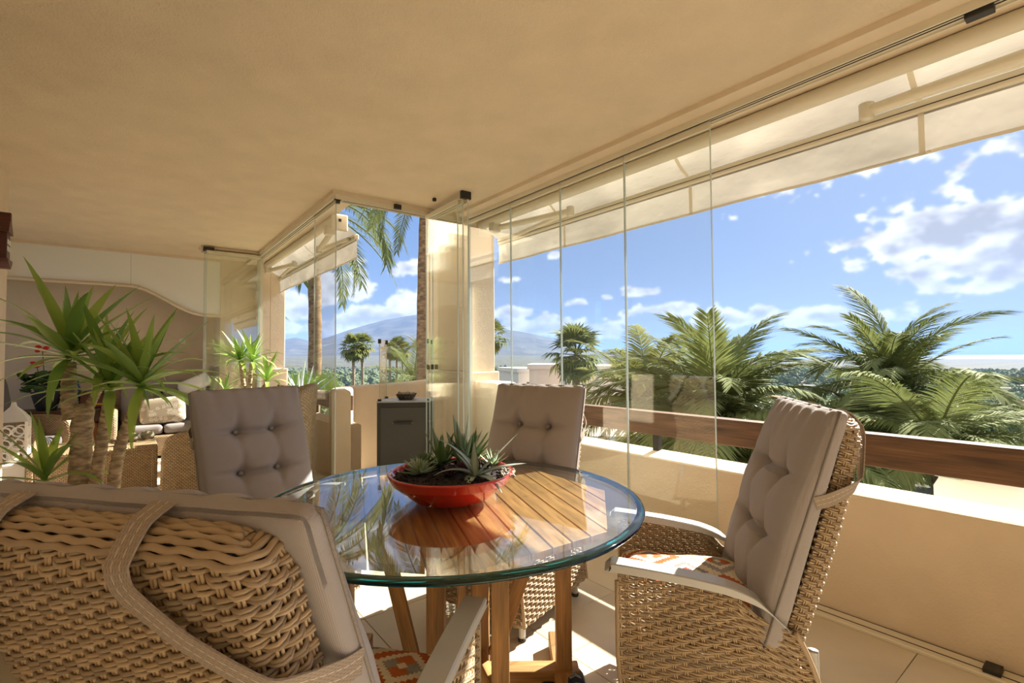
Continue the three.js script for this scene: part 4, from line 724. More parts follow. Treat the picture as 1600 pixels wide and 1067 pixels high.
{ // patterned scatter cushion on the sofa
  const c = document.createElement('canvas'); c.width = c.height = 256; const x = c.getContext('2d'); x.fillStyle = '#b9ac94'; x.fillRect(0, 0, 256, 256); x.fillStyle = '#e6dccb'; const r = rngOf(12); for (let k = 0; k < 60; k++) { const a = r() * 256, b = r() * 256; for (let j = 0; j < 6; j++) { x.beginPath(); x.ellipse(a + 9 * Math.cos(j), b + 9 * Math.sin(j), 6, 3, j, 0, 6.3); x.fill(); } }
  const tx = new THREE.CanvasTexture(c); tx.colorSpace = THREE.SRGBColorSpace; tx.wrapS = tx.wrapT = THREE.RepeatWrapping;
  const m = single('scatter_cushion', 'pale flower-patterned scatter cushion propped on the sofa', 'cushion', pad(0.52, 0.36, 0.14, 0.07), std({ map: rep(tx, 2), roughness: 1 })); m.position.set(0.36, 0.61, -8.30); m.rotation.set(-0.3, -0.15, 0.02);
  const n = single('scatter_cushion', 'small grey-white cushion at the sofa corner beside the panels', 'cushion', pad(0.42, 0.20, 0.14, 0.07), M.white); n.position.set(0.74, 0.95, -8.52); n.rotation.set(-0.4, -0.4, 0.3);
}
{ // coffee table
  const t = thing('coffee_table', 'low square wicker coffee table in bright sun', 'coffee table', [-0.25, 0, -6.58]);
  part('wicker_body', new Build().rbox(0, 0.215, 0, 0.92, 0.40, 0.78, 0.02).geo('box'), M.wicker, t); part('wicker_top', new Build().rbox(0, 0.425, 0, 0.96, 0.03, 0.82, 0.012).geo('box'), M.wicker, t);
  for (const s of [-1, 1]) for (const q of [-1, 1]) part('corner_wrap', new Build().rbox(s * 0.455, 0.22, q * 0.385, 0.05, 0.43, 0.05, 0.012).geo('box'), M.wicker, t);
  for (const [a, b] of [[-1, -1], [-1, 1], [1, -1], [1, 1]]) part('foot', new Build().tube([[a * 0.42, 0, b * 0.35], [a * 0.42, 0.03, b * 0.35]], 0.02, 8), M.black, t);
  for (const [x, z, s, lab] of [[0.02, -6.62, 1, 'round cream candle holder on the coffee table beside a darker one'], [0.16, -6.72, 0.9, 'round cream candle holder near the edge of the coffee table']]) { const h = thing('candle_holder', lab, 'candle holder', [x, 0.441, z]); part('holder', new Build().lathe([[0, 0], [0.04, 0], [0.07 * s, 0.03], [0.075 * s, 0.055], [0.06 * s, 0.085], [0.035, 0.09], [0.03, 0.07], [0, 0.07]], 28), M.stone, h); part('candle', new Build().lathe([[0, 0.088], [0.026, 0.088], [0.026, 0.06]], 18), M.wax, h, 'cream wax candle'); }
  single('small_dish', 'tiny dark dish on the coffee table', 'dish', new Build().lathe([[0, 0.0], [0.03, 0], [0.05, 0.03], [0.046, 0.03], [0.028, 0.005], [0, 0.005]], 24, -0.08, 0.441, -6.40), M.black);
}
{ // rug, woven mat
  M.rug = std({ map: rep(kilim(5, 0.6), 0.9), roughness: 1 });
  single('rug', 'pale patterned kilim rug lying under the lounge furniture', 'rug', new Build().rbox(0.0, 0.013, -6.55, 2.1, 0.010, 2.7, 0.004).geo('box'), M.rug);
  const p = atY(192, 760, 0.03), m = thing('woven_mat', 'round striped woven basket lid on the rug by the coffee table', 'mat', [p.x + 0.02, 0.0185, p.z - 0.05]); for (let k = 0; k < 8; k++) part('coil', new THREE.TorusGeometry(0.03 + 0.026 * k, 0.012, 8, 36).rotateX(Math.PI / 2).translate(0, 0.012, 0), k % 2 ? M.darkWood : M.wicker, m);
}
{ // chest with a geranium, a box and a jar
  const t = thing('wooden_chest', 'dark brown carved wooden chest against the back wall of the lounge', 'chest', [-0.80, 0, -8.88]);
  part('chest_body', new Build().rbox(0, 0.25, 0, 0.92, 0.44, 0.46, 0.01).geo('grain'), M.terracotta, t, 'reddish carved body'); part('lid', new Build().rbox(0, 0.56, 0, 0.98, 0.16, 0.50, 0.012).geo('grain'), M.darkWood, t); part('moulding', new Build().rbox(0, 0.648, 0, 1.0, 0.02, 0.52, 0.006), M.darkWood, t);
  for (const s of [-1, 0, 1]) part('panel', new Build().rbox(s * 0.29, 0.26, 0.232, 0.22, 0.30, 0.012, 0.004).geo('grain'), M.darkWood, t);
  for (const s of [-1, 1]) part('foot', new Build().rbox(s * 0.4, 0.02, 0.0, 0.08, 0.04, 0.40, 0.006), M.darkWood, t);
  const g = thing('geranium', 'red flowering geranium in a black pot on the wooden chest', 'plant', [-0.86, 0.66, -8.80]);
  part('pot', new Build().lathe([[0, 0], [0.10, 0], [0.15, 0.20], [0.155, 0.24], [0.14, 0.24], [0, 0.22]], 28), M.blackPot, g, 'black pot');
  const r = rngOf(61), lg = new Build(); lg.lathe([[0, 0.01], [0.03, 0.0], [0.055, 0.012], [0.062, 0.022]], 10); const leaf = lg.geo(); for (let k = 0; k < 70; k++) { const m = part('leaf', leaf, M.geranium, g), a = r() * 6.283, h = r(); put(m, Math.cos(a) * 0.24 * Math.sqrt(r()), 0.24 + 0.24 * h, Math.sin(a) * 0.2 * Math.sqrt(r()), (r() - 0.5) * 1.2, 0, (r() - 0.5) * 1.2); }
  for (const [x, y, z] of [[-0.10, 0.60, 0.06], [-0.05, 0.80, 0.04]]) { part('stalk', new Build().tube([[x * 0.3, 0.3, z], [x * 0.8, y - 0.1, z], [x, y, z]], 0.005, 5), M.geranium, g); for (let k = 0; k < 14; k++) { const m = part('flower', new THREE.IcosahedronGeometry(0.028, 1), M.petal, g, k ? undefined : 'red flower head'); put(m, x + (r() - 0.5) * 0.11, y + (r() - 0.5) * 0.07, z + (r() - 0.5) * 0.09); m.scale.set(1, 0.6, 1); } }
  const b = thing('wooden_box', 'small dark box with yellow trim on the wooden chest', 'box', [-0.40, 0.66, -8.84]); part('box_body', new Build().rbox(0, 0.10, 0, 0.26, 0.20, 0.2, 0.006), M.redWood, b); part('trim', new Build().rbox(0, 0.05, 0.101, 0.24, 0.03, 0.006, 0.002), std({ color: L(0.55, 0.35, 0.05) }), b, 'yellow trim'); part('lid', new Build().rbox(0, 0.215, 0, 0.28, 0.03, 0.22, 0.006), M.redWood, b);
  const v = thing('vase', 'slim blue glazed vase beside the geranium', 'vase', [-0.60, 0.66, -8.95]); part('vase_body', new Build().lathe([[0, 0], [0.05, 0], [0.08, 0.12], [0.06, 0.28], [0.04, 0.34], [0.05, 0.38], [0.042, 0.38], [0.032, 0.34], [0.05, 0.26], [0, 0.05]], 28), std({ color: L(0.05, 0.14, 0.3), roughness: 0.25 }), v);
}
{ // openwork metal lantern by the wall end
  const p = atDepth(20, 700, 4.6), t = thing('openwork_lantern', 'tall whitewashed openwork lantern on the floor by the wall end', 'lantern', [p.x, 0.0, p.z]);
  part('stand', new Build().rbox(0, 0.16, 0, 0.20, 0.32, 0.20, 0.01).geo('box'), M.white, t); part('lantern_base', new Build().rbox(0, 0.335, 0, 0.24, 0.03, 0.24, 0.006), M.white, t); part('lantern_roof', new Build().lathe([[0.17, 0.74], [0.10, 0.82], [0.03, 0.88], [0.02, 0.92], [0, 0.92]], 4), M.white, t).rotation.y = Math.PI / 4;
  for (const s of [-1, 1]) for (const q of [-1, 1]) part('corner_post', new Build().rbox(s * 0.10, 0.55, q * 0.10, 0.022, 0.40, 0.022, 0.003), M.white, t);
  for (let f = 0; f < 4; f++) for (let k = 0; k < 3; k++) for (let j = 0; j < 2; j++) { const m = part('scroll', new THREE.TorusGeometry(0.042, 0.007, 6, 18), M.white, t); const a = f * Math.PI / 2, u = (j - 0.5) * 0.09; m.position.set(Math.sin(a) * 0.10 + Math.cos(a) * u, 0.42 + 0.115 * k, Math.cos(a) * 0.10 - Math.sin(a) * u); m.rotation.y = a; }
  part('candle', new Build().lathe([[0, 0.35], [0.045, 0.35], [0.045, 0.50], [0.03, 0.505], [0, 0.50]], 20), M.wax, t, 'cream candle');
}
{ // pale rattan barrel chair against the corner glass panel
  const t = thing('barrel_chair', 'pale sun-bleached rattan barrel chair with rounded back beside the corner glass', 'armchair', [1.02, 0, -4.80], -1.75);
  M.paleWicker = std({ color: L(0.72, 0.63, 0.47), map: rep(tWickerC, 4.4), bumpMap: rep(tWicker, 4.4), bumpScale: 0.006, roughness: 0.6 });
  const shell = (R, inset) => (u, v) => { const a = lerp(-2.5, 2.5, u), h = lerp(0.60, 1.05, Math.pow(Math.cos(a / 2.5 * Math.PI / 2), 0.7)) - inset * 0.3, y = lerp(0.08, h, v), rr = R * (0.86 + 0.16 * v); return [rr * Math.sin(a), y, -rr * Math.cos(a)]; };
  part('woven_shell', new Build().grid(40, 12, shell(0.36, 0), 1.6, 0.9).grid(40, 12, shell(0.31, 0), 1.6, 0.9), M.paleWicker, t); 
  const rim = []; for (let k = 0; k <= 40; k++) { const p = shell(0.335, 0)(k / 40, 1); rim.push(p); } part('rolled_rim', new Build().tube(rim, 0.034, 10), M.paleWicker, t);
  part('seat', new Build().lathe([[0, 0.42], [0.27, 0.42], [0.29, 0.40], [0.29, 0.34], [0, 0.34]], 32), M.paleWicker, t); put(part('seat_cushion', pad(0.44, 0.10, 0.44), M.cloth, t), 0, 0.46, 0.02);
  for (const [a, b] of [[-1, -1], [-1, 1], [1, -1], [1, 1]]) part('leg', new Build().tube([[a * 0.2, 0, b * 0.2], [a * 0.19, 0.35, b * 0.19]], 0.02, 8), M.paleWicker, t);
}

// ---------------------------------------------------------------- the land outside
const azEl = (px, py) => { const d = ray(px, py); return [Math.atan2(d.x, -d.z), Math.atan2(d.y, Math.hypot(d.x, d.z))]; };
const ground = (az, r) => {          // height of the land round the house
  let y = -13 - 30 * smooth(70, 420, r) - 16 * smooth(500, 2600, r);
  const inland = smooth(0.95, 0.62, az);
  y += inland * (26 * smooth(900, 3600, r) + 60 * smooth(2600, 6500, r)) + 4 * fbm(Math.sin(az) * r * 0.006, Math.cos(az) * r * 0.006, 3, 3) * smooth(60, 300, r);
  y -= (1 - inland) * 14 * smooth(2300, 3000, r);
  return y;
};
{
  const ridge = [[-40, 545], [300, 540], [440, 531], [462, 527], [485, 533], [512, 527], [540, 517], [570, 508], [600, 500], [632, 494], [665, 489], [700, 492], [740, 503], [770, 511], [800, 516], [830, 521], [862, 529], [885, 538], [905, 545], [940, 549], [1000, 551]].map(([x, y]) => azEl(x, y));
  const el = (az) => { let k = 0; while (k < ridge.length - 2 && ridge[k + 1][0] < az) k++; const t = clamp((az - ridge[k][0]) / (ridge[k + 1][0] - ridge[k][0])); return lerp(ridge[k][1], ridge[k + 1][1], t); };
  const b = new Build(), nu = 300, nv = 90, a0 = -0.55, a1 = 1.75;
  b.grid(nu, nv, (u, v) => { const az = lerp(a0, a1, u), r = 7 * Math.pow(9000 / 7, v); return [Math.sin(az) * r, ground(az, r), -Math.cos(az) * r]; }, 400, 120);
  struct('valley_ground', b.geo('box'), std({ color: L(0.15, 0.15, 0.08), map: rep(tRock, 0.004), roughness: 1 }));
  const m = new Build(), R0 = 6200, R1 = 10500;
  m.grid(260, 46, (u, v) => {
    const az = lerp(-0.5, 1.02, u), r = lerp(R0, R1, v), top = EYE + Math.tan(Math.max(0.0005, el(az))) * R1 * 0.93, q = clamp((r - R0) / (R1 * 0.93 - R0)), base = ground(az, R0) - 10;
    const gully = fbm(az * 26, r * 0.0011, 1, 5) * 0.42 + 0.25 * Math.abs(fbm(az * 60, r * 0.0006, 4, 3)), prof = v > 0.98 ? 0.2 : q >= 1 ? 1 - 0.6 * (r - R1 * 0.93) / (R1 * 0.07) : Math.pow(q, 1.25);
    return [Math.sin(az) * r, lerp(base, top, clamp(prof + gully * prof * (1 - Math.min(1, q)) * 1.4, 0, 1.02)), -Math.cos(az) * r];
  });
  struct('mountain', m.geo('box'), std({ color: L(0.115, 0.115, 0.105), map: rep(tRock, 0.0006), roughness: 1 }));
  const s = new Build(), Y = -78; s.grid(40, 12, (u, v) => { const az = lerp(0.55, 2.2, u), r = lerp(2500, 42000, Math.pow(v, 1.6)); return [Math.sin(az) * r, Y, -Math.cos(az) * r]; });
  struct('sea', s.geo(), std({ color: L(0.22, 0.33, 0.42), roughness: 0.22, metalness: 0.0 }));
}
// palms: a frond is a rachis with two ranks of drooping leaflets
function frond(Lr, n, leaf, up, droop, hang, lw, seed) {
  const b = new Build(), r = rngOf(seed), N = 16, pts = [], ang = []; let y = 0, z = 0;
  for (let k = 0; k <= N; k++) { const t = k / N, a = up - droop * Math.pow(t, 1.35); pts.push([0, y, z]); ang.push(a); y += Math.sin(a) * Lr / N; z += Math.cos(a) * Lr / N; }
  b.tube(pts, (t) => lerp(0.022, 0.004, t) * Lr / 2.2, 5, false);
  for (let k = 0; k < n; k++) {
    const t = 0.10 + 0.90 * (k + r() * 0.6) / n, f = t * N, q = Math.min(N - 1, Math.floor(f)), w = f - q, P = V(0, lerp(pts[q][1], pts[q + 1][1], w), lerp(pts[q][2], pts[q + 1][2], w)), a = lerp(ang[q], ang[q + 1], w), T = V(0, Math.sin(a), Math.cos(a)), Nn = V(0, Math.cos(a), -Math.sin(a));
    for (const s of [-1, 1]) {
      const len = leaf * (0.45 + 0.75 * Math.sin(Math.PI * Math.min(1, 0.18 + t * 0.78))) * (0.85 + 0.3 * r()), d = T.clone().multiplyScalar(0.45 + 0.5 * t).add(V(s * (0.9 - 0.35 * t), 0, 0)).addScaledVector(Nn, 0.28 - 0.1 * t + 0.25 * (r() - 0.5)).normalize();
      const S = V(0, 0, 0).crossVectors(d, Nn).normalize().multiplyScalar(lw * (0.8 + 0.4 * r())), p1 = P.clone().addScaledVector(d, len * 0.45); p1.y -= hang * len * 0.10; const p2 = P.clone().addScaledVector(d, len * 0.92); p2.y -= hang * len * 0.45;
      const A = b.v(P.x - S.x * 0.4, P.y - S.y * 0.4, P.z - S.z * 0.4), B = b.v(P.x + S.x * 0.4, P.y + S.y * 0.4, P.z + S.z * 0.4), C = b.v(p1.x + S.x, p1.y + S.y, p1.z + S.z), D = b.v(p1.x - S.x, p1.y - S.y, p1.z - S.z), E = b.v(p2.x, p2.y, p2.z);
      b.quad(A, B, C, D); b.tri(D, C, E);
    }
  }
  return b.geo();
}
const fronds = { queen: [frond(2.5, 74, 0.56, 0.25, 1.3, 0.9, 0.019, 1), frond(2.5, 74, 0.58, 0.2, 1.0, 1.1, 0.019, 2), frond(2.3, 68, 0.5, 0.15, 1.7, 1.0, 0.019, 3), frond(2.2, 64, 0.48, 0.1, 0.7, 0.7, 0.018, 4)], date: [frond(3.0, 64, 0.45, 0.2, 1.2, 0.5, 0.014, 5), frond(2.8, 60, 0.42, 0.15, 0.8, 0.4, 0.014, 6), frond(3.0, 60, 0.45, 0.1, 1.6, 0.6, 0.014, 7)] };
function featherPalm(label, c, scale, n, seed, kind, trunkR, trunkMat, low = -0.5, high = 1.35) {   // c: where the fronds spring from
  const gy = ground(Math.atan2(c.x, -c.z), Math.hypot(c.x, c.z)), t = thing('palm_tree', label, 'palm tree', [c.x, gy, c.z]), h = c.y - gy, r = rngOf(seed);
  const P = []; for (let k = 0; k <= 40; k++) P.push([0.1 * Math.sin(k * 0.2 + seed), h * k / 40 - 0.2, 0.08 * Math.cos(k * 0.17)]); P[40] = [0, h, 0];
  part('trunk', new Build().tube(P, (u) => trunkR * (1.15 - 0.3 * u) * (1 + 0.08 * (Math.round(u * 40) % 2)), 14), trunkMat, t);
  for (let k = 0; k < n; k++) { const f = k / (n - 1), m = part('frond', fronds[kind][(k * 5 + seed) % fronds[kind].length], M.palm[(k * 3 + seed) % 3], t); m.rotation.order = 'YXZ'; m.rotation.y = k * 2.39996 + (r() - 0.5) * 0.5 + seed; m.rotation.x = -(lerp(low, high, f) + (r() - 0.5) * 0.25); m.rotation.z = (r() - 0.5) * 0.5; const s = scale * (0.82 + 0.34 * r()); m.scale.set(s, s, s); m.position.y = h; }
  return t;
}
featherPalm('full feathery palm rising behind the glass panels and the handrail', atDepth(1118, 660, 9.2), 0.98, 56, 3, 'queen', 0.2, M.palmTrunkGrey, -0.55, 1.3);
featherPalm('lower bushy palm partly behind the full feathery palm', atDepth(1012, 632, 12.0), 1.0, 40, 8, 'queen', 0.18, M.palmTrunkGrey, -0.6, 1.15);
featherPalm('feathery palm beside the sea view, behind the taupe chair back', atDepth(1392, 612, 9.6), 0.88, 44, 15, 'queen', 0.2, M.palmTrunkGrey, -0.6);
featherPalm('short young palm growing just outside the handrail under taller palms', atDepth(1235, 735, 8.2), 0.85, 28, 21, 'queen', 0.16, M.palmTrunkGrey, -0.3, 1.0);
featherPalm('glossy low palm with one long arching frond outside the handrail', atDepth(1462, 690, 7.4), 0.82, 26, 27, 'queen', 0.15, M.palmTrunkGrey, -0.3, 0.8);
featherPalm('tall date palm with bare textured trunk beyond the bay awning', atDepth(487, 318, 14), 1.2, 30, 33, 'date', 0.19, M.palmTrunk, -0.9, 1.2);
featherPalm('tall date palm whose fronds arch over the open bay', atDepth(664, 268, 13.2), 0.95, 26, 36, 'date', 0.165, M.palmTrunk, -0.85, 1.2);
featherPalm('low date palm showing arching fronds over the bay wall', atDepth(648, 600, 20), 0.9, 18, 39, 'date', 0.25, M.palmTrunk, -0.1, 1.2);
featherPalm('small sparse palm on the slope beside the far fan palms', atDepth(652, 540, 60), 0.95, 16, 44, 'date', 0.22, M.palmTrunkGrey, -0.6, 1.2);
// fan palms
const fan = (() => { const b = new Build(), r = rngOf(6); b.tube([[0, 0, 0], [0, 0.03, 0.55]], 0.014, 5, false); for (let k = 0; k < 15; k++) { const a = lerp(-1.45, 1.45, k / 14), L0 = 0.62 * (0.85 + 0.15 * Math.cos(a)), o = [0, 0.03, 0.5], d = [Math.sin(a), 0, Math.cos(a)], s = [Math.cos(a) * 0.05, 0, -Math.sin(a) * 0.05], y = 0.03 + 0.03 * (k % 2), dr = 0.12 + 0.12 * r(); const A = b.v(...o), B = b.v(o[0] + d[0] * L0 * 0.6 + s[0], y, o[2] + d[2] * L0 * 0.6 + s[2]), C = b.v(o[0] + d[0] * L0 * 0.6 - s[0], y, o[2] + d[2] * L0 * 0.6 - s[2]), E = b.v(o[0] + d[0] * L0, y - dr, o[2] + d[2] * L0); b.tri(A, B, C); b.tri(C, B, E); } return b.geo(); })();
function fanPalm(label, c, scale, n, seed, group, tr = 0.16) {
  const gy = ground(Math.atan2(c.x, -c.z), Math.hypot(c.x, c.z)), t = thing('fan_palm', label, 'palm tree', [c.x, gy, c.z], 0, group), h = c.y - gy, r = rngOf(seed);
  part('trunk', new Build().tube([[0.1, -0.3, 0], [0.05, h * 0.5, 0.05], [0, h, 0]], (u) => tr * (1.25 - 0.45 * u), 10), M.palmTrunkGrey, t);
  for (let k = 0; k < n; k++) { const f = k / (n - 1), m = part('fan_leaf', fan, M.palm[(k + seed) % 3], t); m.rotation.order = 'YXZ'; m.rotation.y = k * 2.39996; m.rotation.x = -(lerp(-1.2, 1.4, f) + (r() - 0.5) * 0.3); const s = scale * (0.85 + 0.3 * r()); m.scale.set(s, s, s); m.position.y = h + 0.12 * f; }
}
fanPalm('sturdy fan palm in front of the pink house', atDepth(900, 556, 24), 1.45, 40, 2, undefined, 0.2);
fanPalm('tall slim fan palm with dense round crown before the mountain', atDepth(552, 545, 46), 1.35, 34, 4); fanPalm('tall slim fan palm leaning beside the dense round-crowned one', atDepth(566, 540, 47), 1.25, 34, 6);
fanPalm('fan palm in a distant trio below the mountain, thinnest of them', atDepth(609, 549, 58), 1.05, 24, 8); fanPalm('fan palm in a distant trio below the mountain, tallest of them', atDepth(620, 545, 60), 1.4, 30, 10); fanPalm('fan palm in a distant trio below the mountain, with a pale trunk', atDepth(629, 548, 62), 1.3, 30, 12);
fanPalm('fan palm half hidden behind the corner pillar', atDepth(768, 528, 30), 1.1, 28, 14);
// spiky plants just outside
function spikes(name, label, p, n, len, w, mat, seed, low = 0.5, high = 1.4) { const t = thing(name, label, 'plant', p), g = [leafGeo(len, w, w * 0.3, -0.25, 8, 1.2, 0.35), leafGeo(len * 0.85, w, w * 0.3, 0.1, 8, 1.2, 0.35), leafGeo(len, w, w * 0.3, -0.9, 8, 1.2, 0.35)], r = rngOf(seed); for (let k = 0; k < n; k++) { const m = part('leaf', g[k % 3], mat, t); m.rotation.order = 'YXZ'; m.rotation.y = k * 2.39996; m.rotation.x = -lerp(low, high, k / n) + (r() - 0.5) * 0.2; } return t; }
{
  const p = atX(1560, 775, 3.62); spikes('agave', 'large grey agave with arching leaves outside the parapet end', [p.x + 0.05, 0.62, p.z], 18, 0.5, 0.07, M.agave, 5, -0.2, 0.55);
  const q = atX(1522, 782, 3.5); const t = thing('planter', 'round white planter outside the parapet beside the agave', 'planter', [q.x + 0.1, 0.30, q.z + 0.02]); part('planter_body', new Build().lathe([[0, 0], [0.14, 0.0], [0.20, 0.12], [0.20, 0.28], [0.16, 0.36], [0.14, 0.36], [0.17, 0.27], [0, 0.1]], 32), M.white, t); part('ledge', new Build().rbox(0.1, -0.06, 0, 0.6, 0.10, 1.2, 0.01).geo('box'), M.wall, t, 'cream ledge under the planter');
  const a = atDepth(465, 606, 9.5); spikes('tall_agave', 'tall spiky blue-green plant outside the bay awning', [a.x, a.y - 0.5, a.z], 22, 1.15, 0.10, M.agave, 9, 0.55);
}
const grassClump = (label, c, n, len, mat, seed, R) => { const t = thing('ornamental_grass', label, 'grass', [c.x, c.y, c.z]), b = new Build(), r = rngOf(seed); for (let k = 0; k < n; k++) { const a = r() * 6.283, q = Math.sqrt(r()) * R, x = q * Math.cos(a) * 1.6, z = q * Math.sin(a), lx = (r() - 0.5) * len * 0.5, lz = (r() - 0.5) * len * 0.5, h = len * (0.7 + 0.5 * r()); const A = b.v(x - 0.008, 0, z), B = b.v(x + 0.008, 0, z), C = b.v(x + lx * 0.4 + 0.006, h * 0.6, z + lz * 0.4), D = b.v(x + lx * 0.4 - 0.006, h * 0.6, z + lz * 0.4), E = b.v(x + lx, h, z + lz); b.quad(A, B, C, D); b.tri(D, C, E); } const m = part('blades', b, mat, t); m.userData.kind = 'stuff'; };
{ const c = atDepth(468, 612, 10.8); c.y -= 0.15; grassClump('bright green grassy shrub just beyond the bay parapet', c, 900, 0.55, M.yucca, 3, 0.55); }
// leafy trees and shrubs of the slope
const leafMats = [L(0.10, 0.15, 0.05), L(0.14, 0.19, 0.055), L(0.075, 0.12, 0.055), L(0.20, 0.22, 0.08)].map((c) => phy({ color: c, roughness: 0.7, transmission: 0.25, thickness: 0 }));
const bushGeo = [1, 2, 3].map((seed) => { const b = new Build(), r = rngOf(seed * 17); for (let k = 0; k < 420; k++) { const a = r() * 6.283, c = r() * 2 - 1, rad = (0.72 + 0.28 * r()) * (1 + 0.35 * fbm(Math.cos(a) * 2, c * 2, Math.sin(a) * 2 + seed * 3, 3)), s = Math.sqrt(1 - c * c), x = s * Math.cos(a) * rad, y = Math.max(-0.35, c) * rad * 0.85, z = s * Math.sin(a) * rad, w = 0.10 + 0.07 * r(), u = V(r() - 0.5, r() - 0.5, r() - 0.5).normalize().multiplyScalar(w), v = V(r() - 0.5, r() - 0.5, r() - 0.5).normalize().multiplyScalar(w); b.quad(b.v(x - u.x, y - u.y, z - u.z), b.v(x - v.x, y - v.y, z - v.z), b.v(x + u.x, y + u.y, z + u.z), b.v(x + v.x, y + v.y, z + v.z)); } return b.geo(); });
const coreGeo = new THREE.IcosahedronGeometry(0.72, 2);
{
  const r = rngOf(909), where = (az) => az < 0.55 ? 'beyond the open bay' : az < 0.78 ? 'beyond the glass panels' : 'below the palms toward the sea';
  const spots = [], free = (x, z, q) => { for (const s of spots) if (Math.hypot(x - s[0], z - s[1]) < q + s[2]) return false; spots.push([x, z, q]); return true; }; globalThis.freeSpot = free; for (const [px, py, d] of [[838, 577, 62], [875, 572, 51], [930, 575, 40], [950, 672, 28]]) { const p = atDepth(px, py, d); spots.push([p.x, p.z, 8]); } for (const [px, d] of [[900, 24], [552, 46], [566, 47], [609, 58], [620, 60], [629, 62], [768, 30], [652, 60], [648, 20]]) { const p = atDepth(px, 550, d); spots.push([p.x, p.z, 2]); }
  const tones = ['deep green', 'mid green', 'dark blue-green', 'pale olive'];
  for (let k = 0; k < 190; k++) {
    let az, d, s, n = 0; do { az = lerp(0.14, 1.52, (k + r()) / 190); d = 45 * Math.pow(9, r()); s = lerp(1.6, 4.2, r()) * (d > 150 ? 1.2 : 0.9); } while (!free(Math.sin(az) * d, -Math.cos(az) * d, s * 1.25) && ++n < 30);
    if (n >= 30) continue; const y = ground(az, d), tn = k % 4;
    const t = thing('leafy_tree', `${tones[tn]} leafy tree on the slope ${where(az)}`, 'tree', [Math.sin(az) * d, y - 0.2, -Math.cos(az) * d], r() * 6, `${tones[tn]} slope trees ${where(az)}`);
    const c = part('foliage', bushGeo[k % 3], leafMats[tn], t); c.scale.set(s, s * (0.8 + 0.5 * r()), s); c.position.y = s * 1.15; const i = part('inner_foliage', coreGeo, leafMats[tn], t); i.scale.copy(c.scale).multiplyScalar(0.9); i.position.y = s * 1.1;
    part('trunk', new Build().tube([[0, 0, 0], [0, s, 0]], 0.09 * s, 7), M.palmTrunkGrey, t);
  }
  // far woodland
  const N = 7000, wg = new THREE.IcosahedronGeometry(1, 5); { const P = wg.attributes.position; for (let k = 0; k < P.count; k++) { const x = P.getX(k), y = P.getY(k), z = P.getZ(k), q = 1 + 0.55 * fbm(x * 1.7, y * 1.7, z * 1.7, 2) + 0.5 * fbm(x * 5, y * 5, z * 5, 2); P.setXYZ(k, x * q, y * q, z * q); } wg.computeVertexNormals(); }
  const im = new THREE.InstancedMesh(wg, std({ color: L(0.115, 0.145, 0.075), roughness: 1 }), N), mt = new THREE.Matrix4(), cl = new THREE.Color();
  for (let k = 0; k < N; k++) { const belt = k % 4 === 0, az = lerp(0.1, 1.6, r()), d = belt ? lerp(900, 1500, r()) : 330 * Math.pow(7, r()), s = belt ? 6 + 6 * r() : 2.5 + 4.5 * r(); mt.compose(V(Math.sin(az) * d, ground(az, d) + s * 0.4, -Math.cos(az) * d), new THREE.Quaternion().setFromAxisAngle(V(0, 1, 0), r() * 6), V(s, s * (0.7 + 0.7 * r()), s)); im.setMatrixAt(k, mt); const q = 0.7 + 0.7 * r(); im.setColorAt(k, cl.setRGB(q, q * (0.95 + 0.15 * r()), q)); }
  im.name = 'far_woodland'; im.userData = { kind: 'stuff', label: 'green woodland covering the valley and distant plain', category: 'woodland' }; im.castShadow = im.receiveShadow = true; scene.add(im);
}
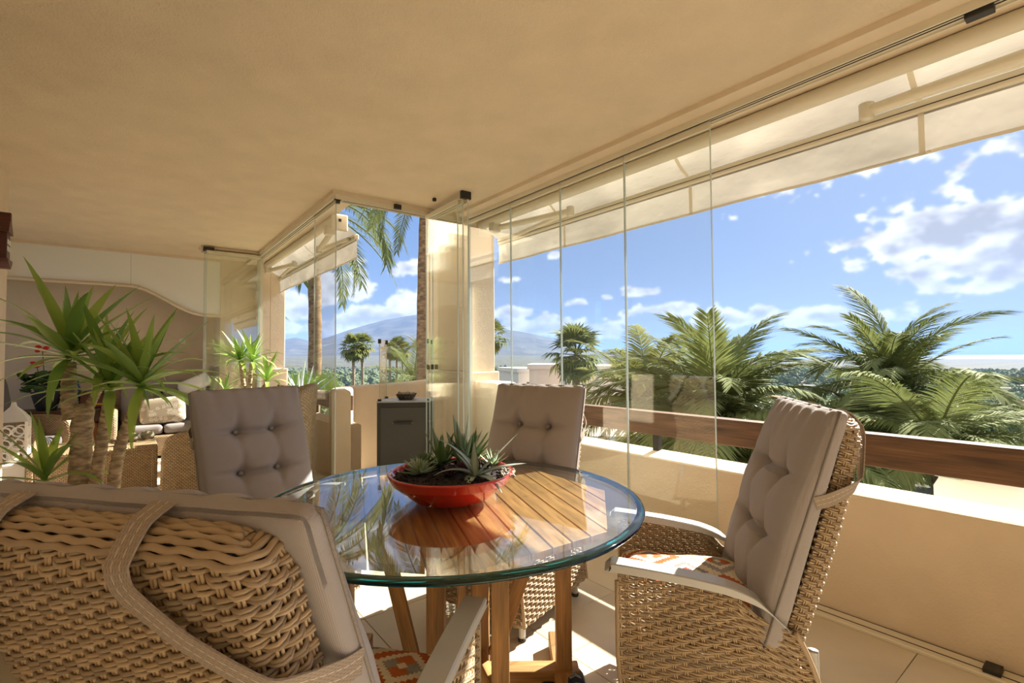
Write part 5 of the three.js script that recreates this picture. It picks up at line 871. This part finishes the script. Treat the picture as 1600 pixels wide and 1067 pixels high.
// houses
{
  const r = rngOf(321), wallM = [L(0.80, 0.75, 0.68), L(0.72, 0.60, 0.50), L(0.78, 0.70, 0.58)].map((c) => std({ color: c, roughness: 0.9 })), roofM = std({ color: L(0.36, 0.19, 0.11), roughness: 0.9 }), winM = std({ color: L(0.08, 0.09, 0.10), roughness: 0.2 });
  const cols = ['white', 'sandy pink', 'cream'];
  const unit = new Build().box(0, 0.5, 0, 1, 1, 1).geo(), gable = new Build().shape([[-0.56, 0], [0.56, 0], [0, 0.32]], 1.1, 0, new THREE.Matrix4().makeTranslation(0, 0, -0.55)).geo(), win = new Build().box(0, 0, 0, 1, 1, 0.15).geo();
  for (let k = 0; k < 90; k++) {
    const coast = k % 3 !== 0, w = 9 + 9 * r(), h = 5.5 + 4 * r(), dp = 8 + 5 * r(), c = k % 3; let az, d, n = 0; do { az = coast ? lerp(1.02, 1.52, r()) : lerp(0.2, 0.92, r()); d = coast ? 260 * Math.pow(4.5, r()) : 420 * Math.pow(5, r()); } while (!freeSpot(Math.sin(az) * d, -Math.cos(az) * d, 11) && ++n < 30); if (n >= 30) continue;
    const t = thing('house', `${cols[c]} house among trees in the ${coast ? 'coastal plain before the sea' : 'valley below the mountain'}`, 'house', [Math.sin(az) * d, ground(az, d) - 0.5, -Math.cos(az) * d], -az + (r() - 0.5) * 0.9, `${cols[c]} ${coast ? 'coastal' : 'valley'} houses`);
    const b = part('walls', unit, wallM[c], t); b.scale.set(w, h, dp); if (k % 4) { const g = part('roof', gable, roofM, t); g.scale.set(w, 6, dp); g.position.y = h; } else { const g = part('roof_parapet', unit, wallM[c], t); g.scale.set(w * 1.04, 0.6, dp * 1.04); g.position.y = h; }
    for (let q = 0; q < 3; q++) { const m = part('window', win, winM, t); m.scale.set(1.4, 1.5, 1); m.position.set((q - 1) * w * 0.3, h * 0.6, dp / 2); }
  }
  const near = (label, px, py, d, w, h, dp, turn, c, wins) => { const p = atDepth(px, py, d), t = thing('villa', label, 'villa', [p.x, p.y - h, p.z], turn); const gy = 12; const b = part('walls', unit, wallM[c], t); b.scale.set(w, h + gy, dp); b.position.y = -gy; const q = part('roof_parapet', unit, wallM[c], t); q.scale.set(w + 0.4, 0.45, dp + 0.4); q.position.y = h - 0.2; for (const [x, y, ww, hh] of wins) { const f = part('window', win, winM, t); f.scale.set(ww, hh, 1); f.position.set(x, y, dp / 2); const s = part('sill', unit, wallM[0], t); s.scale.set(ww + 0.3, 0.12, 0.3); s.position.set(x, y - hh / 2 - 0.12, dp / 2 + 0.1); } };
  near('long pale flat-roofed villa below the mountain, seen between glass panels', 838, 577, 62, 7.5, 5, 8, -0.35, 0, [[-2, 2.9, 1.4, 1.5], [0.6, 2.9, 2.4, 1.6]]);
  near('sandy pink flat-roofed villa behind the sturdy fan palm', 875, 572, 51, 6.0, 6, 8, -0.75, 1, [[1.4, 3.2, 0.9, 1.8], [-1.4, 3.2, 0.9, 1.4]]);
  near('pale pink villa wing beside the palms behind the glass', 930, 575, 40, 5.0, 7, 7, -0.7, 1, [[-1.6, 3.4, 0.7, 2.0], [0.9, 3.6, 1.2, 1.4]]);
  near('white flat-roofed villa seen under the handrail behind the glass', 950, 672, 28, 9, 4, 7, -0.75, 0, [[-2.6, 2.0, 1.3, 1.5], [0.2, 2.0, 1.3, 1.5], [2.6, 2.0, 1.3, 1.5]]);
}
renderer.render(scene, camera);
